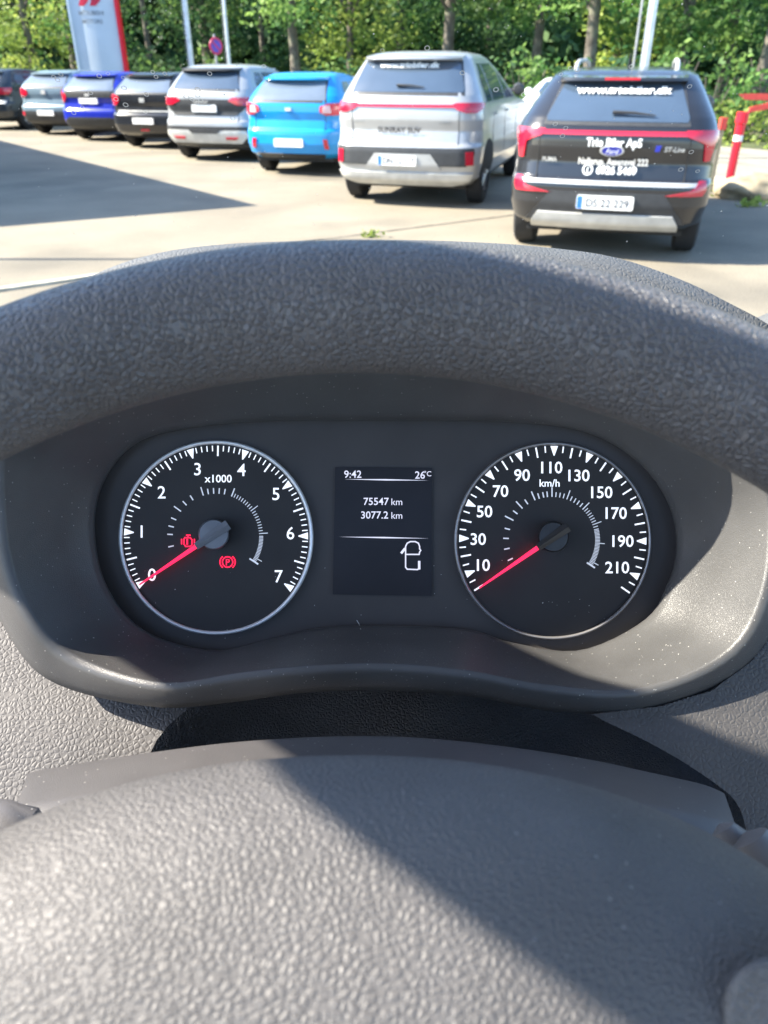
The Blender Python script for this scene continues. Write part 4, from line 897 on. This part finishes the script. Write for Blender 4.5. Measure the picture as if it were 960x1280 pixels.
ink.build('inner_scale', M['dimprint'], SD, False, org=OD)
needle(SD, scx, scy, 692, 671, 19, M['hubdark'], 599, 735, 22, 24, M['hubdark'])
# trip screen
sc_v = [(419, 584), (540, 585), (539.5, 745), (416, 743)]
SC = mk('trip_screen', [P(x, y, .4008) for x, y in sc_v], [(0, 1, 2, 3)], M['screen'], dash, False, org=OD)
ink = Ink(); ink.word('9:42', 441, 592.5, 13, .008); ink.build('clock_readout', M['readout'], SC, False, org=OD)
ink = Ink(); ink.word('26', 525, 593.5, 13, .008); ink.word('°C', 534.5, 592, 9, .004); ink.build('temperature_readout', M['readout'], SC, False, org=OD)
ink = Ink(); ink.word('75547', 486, 626.5, 12.8, .008, 'RIGHT'); ink.word('km', 503.5, 627, 12, .0, 'RIGHT'); ink.build('odometer_readout', M['readout'], SC, False, org=OD)
ink = Ink(); ink.word('3077.2', 485.5, 643.5, 12.8, .008, 'RIGHT'); ink.word('km', 503.5, 644, 12, .0, 'RIGHT'); ink.build('trip_readout', M['readout'], SC, False, org=OD)
for (xa, ya), (xb, yb) in (((430, 599), (536, 600.5)), ((424, 671), (536, 673))): Ink().pix([(xa, ya), ((xa + xb) / 2, (ya + yb) / 2 - .9), (xb, yb), ((xa + xb) / 2, (ya + yb) / 2 + .9)], [(0, 1, 2, 3)]).build('divider_line', M['readout'], SC, False, org=OD)
ink = Ink(); ink.path([(507, 693), (507, 683), (509, 679), (513, 677), (519, 677), (523, 679), (524.5, 683), (524.5, 686), (526, 688), (524.5, 690), (524, 693), (507, 693), (507, 709), (509, 711.5), (522, 712), (523, 711)], 1.6).path([(524, 702), (524, 711)], 3).path([(502, 691), (506, 686)], 3).build('van_icon', M['readout'], SC, False, org=OD)

# --- steering column
OC = tuple(P(470, 1000, .29)); colm = empty('steering_column', OC, 0, 'grey plastic steering column cover with stalks behind the wheel hub', 'steering column')
TX = [(36, 966), (60, 961), (120, 951), (200, 939), (280, 929), (350, 923.5), (420, 920.5), (500, 921), (580, 927), (660, 937), (740, 950), (810, 965), (860, 976), (886, 983), (904, 991)]
tp = spline(TX, 60)
def sh(dx, dy, z, squeeze=0.0, zend=.0):
    out = []
    for i, p in enumerate(tp):
        t = i / 59 * 2 - 1; out.append(P(470 + (p[0] - 470) * (1 + squeeze) + dx, p[1] + dy, z + zend * abs(t) ** 8))
    return out
MB().grid([sh(0, 40, .35, -.03, .01), sh(0, 3, .312, -.012, .006), sh(0, 0, .306), sh(0, 1.5, .302, .004), sh(0, 40, .276, .035, .002), sh(0, 46, .2725, .045, .003), sh(0, 60, .268, .052, .006), sh(0, 170, .245, .075, .012), sh(0, 210, .30, .06, .012)]).build('shroud', M['shroud'], colm, sharp=0, org=OC)
def pod(name, pts, r, mat=M['stalk']):
    mb = MB(); p = [P(*q) for q in pts]; mb.tube(p, r, 16); return mb.build(name, mat, colm, org=OC)
pod('stalk', [(46, 1150, .254), (44, 1090, .252), (39, 1058, .251), (26, 1038, .25), (4, 1034, .25), (-60, 1030, .25), (-260, 1005, .25)], [.003, .007, .0078, .0082, .0085, .009, .007])
pod('stalk', [(900, 1030, .258), (904, 1036, .257), (914, 1050, .256), (932, 1085, .256), (960, 1140, .258)], [.001, .0042, .0062, .0068, .0068])
pod('stalk', [(932, 1040, .250), (937, 1047, .249), (950, 1066, .248), (972, 1105, .248), (1000, 1170, .25)], [.001, .006, .0085, .0095, .0095])

# --- steering wheel
th = rad(20); WC = EYE + CR * -.0072 + CU * -.1207 + CF * .1364
wu = CU * math.cos(th) + CF * math.sin(th); wn_ = CU * math.sin(th) - CF * math.cos(th)
def wp(x, v, h=0.0): return WC + CR * x + wu * v + wn_ * h          # across, up the wheel plane, towards the driver
OW = tuple(WC); sw = empty('steering_wheel', OW, 0, 'black leather steering wheel with a grained grey hub cover', 'steering wheel')
RW, rr_ = .185, .0167; NA, NB = 220, 36; rows = []
for i in range(NA):
    a_ = 2 * math.pi * i / NA; rows.append([wp(math.cos(a_) * (RW + rr_ * math.cos(t)), math.sin(a_) * (RW + rr_ * math.cos(t)), rr_ * 1.0 * math.sin(t)) for t in [2 * math.pi * k / NB for k in range(NB)]])
rows.append(rows[0]); MB().grid(rows, closed=True).build('rim', M['rim'], sw, sharp=0, org=OW)
rows = []; AP, BP = .123, .0748
prof = [(0, .016), (.15, .0158), (.3, .0150), (.45, .0135), (.6, .0108), (.72, .0075), (.82, .0034), (.90, -.0022), (.95, -.0082), (.985, -.0145), (1.0, -.021), (.99, -.032), (.95, -.045)]
pr = spline(prof, 40)
for t, h in pr:
    rows.append([wp(math.copysign(abs(math.cos(a_)) ** .95, math.cos(a_)) * AP * max(t, .0), math.copysign(abs(math.sin(a_)) ** .95, math.sin(a_)) * (BP if math.sin(a_) > 0 else .105) * max(t, 0.0), h) for a_ in [2 * math.pi * k / 120 for k in range(120)]])
MB().grid(rows, closed=True).build('airbag_cover', M['pad'], sw, sharp=0, org=OW)
for x0, v0, x1, v1 in ((-.08, -.045, -.18, -.035), (.08, -.045, .18, -.035), (0, -.09, 0, -.18)):
    MB().tube([wp(x0, v0, -.02), wp((x0 + x1) / 2, (v0 + v1) / 2, -.012), wp(x1, v1, -.004)], [.022, .017, .012], 12).build('spoke', M['stalk'], sw, org=OW)
# button pod at the lower right of the hub
bx0, by0, bx1, by1 = 903, 1196, 1190, 1480
def rrect(ins, z):
    out = []; r = 62 - ins * .7
    for cx, cy, st in ((bx1 - 62, by0 + 62, 0), (bx0 + 62, by0 + 62, 90), (bx0 + 62, by1 - 62, 180), (bx1 - 62, by1 - 62, 270)):
        for k in range(9): t = rad(st + k * 11.25); out.append(P(cx + math.cos(t) * r, cy - math.sin(t) * r, z))
    return out
ZP = .1375
mb = MB().grid([rrect(-2, ZP + .02), rrect(0, ZP + .001), rrect(4, ZP - .0012), rrect(12, ZP - .002), rrect(24, ZP - .0021)], closed=True); mb.f.append(tuple(len(mb.v) - 36 + k for k in range(36))); mb.build('button_pod', M['pad'], sw, sharp=0, org=OW)

# --- lint and dust lying on the plastics (each fleck sits where a ray finds the surface)
bpy.context.view_layer.update(); dg = bpy.context.evaluated_depsgraph_get()
mb = MB(); q_ = random.Random(21)
def hit(px, py):
    o_ = Vector(EYE); d = Vector(ray(px, py)).normalized(); ok, loc, n, i, ob_, m_ = S.ray_cast(dg, o_ + d * .1, d)
    return (loc, n) if ok and (loc - o_).length < .6 else None
areas = [(60, 850, 880, 1000, 150), (0, 940, 940, 1090, 120), (100, 790, 920, 880, 110), (150, 690, 830, 830, 60), (300, 1000, 900, 1260, 50)]
for x0, y0, x1, y1, n in areas:
    for k in range(n):
        h_ = hit(q_.uniform(x0, x1), q_.uniform(y0, y1))
        if not h_: continue
        c_, nn = h_; t1 = nn.orthogonal().normalized(); t2 = nn.cross(t1); r = q_.uniform(.00012, .0003) * (1.7 if q_.random() < .06 else 1)
        mb.add([c_ + nn * .0003 + (t1 * math.cos(t) + t2 * math.sin(t) * .6) * r for t in (0, 1.2, 2.5, 3.8, 5.0)], [(0, 1, 2, 3, 4)])
for pts in ([(852, 1136), (862, 1145), (858, 1158), (846, 1178)], [(386, 952), (392, 948), (398, 951), (404, 949)], [(446, 775), (449, 780), (451, 788)], [(405, 962), (408, 968)], [(280, 932), (283, 936)], [(560, 926), (567, 930), (566, 935)]):
    hs = [hit(*p) for p in pts]
    if all(hs): mb.tube([h_[0] + h_[1] * .0006 for h_ in hs], .00016, 5)
tag(mb.build('lint', M['dustfleck'], None, False), 'pale specks of dust and lint lying on the grey plastics', 'dust', kind='stuff')
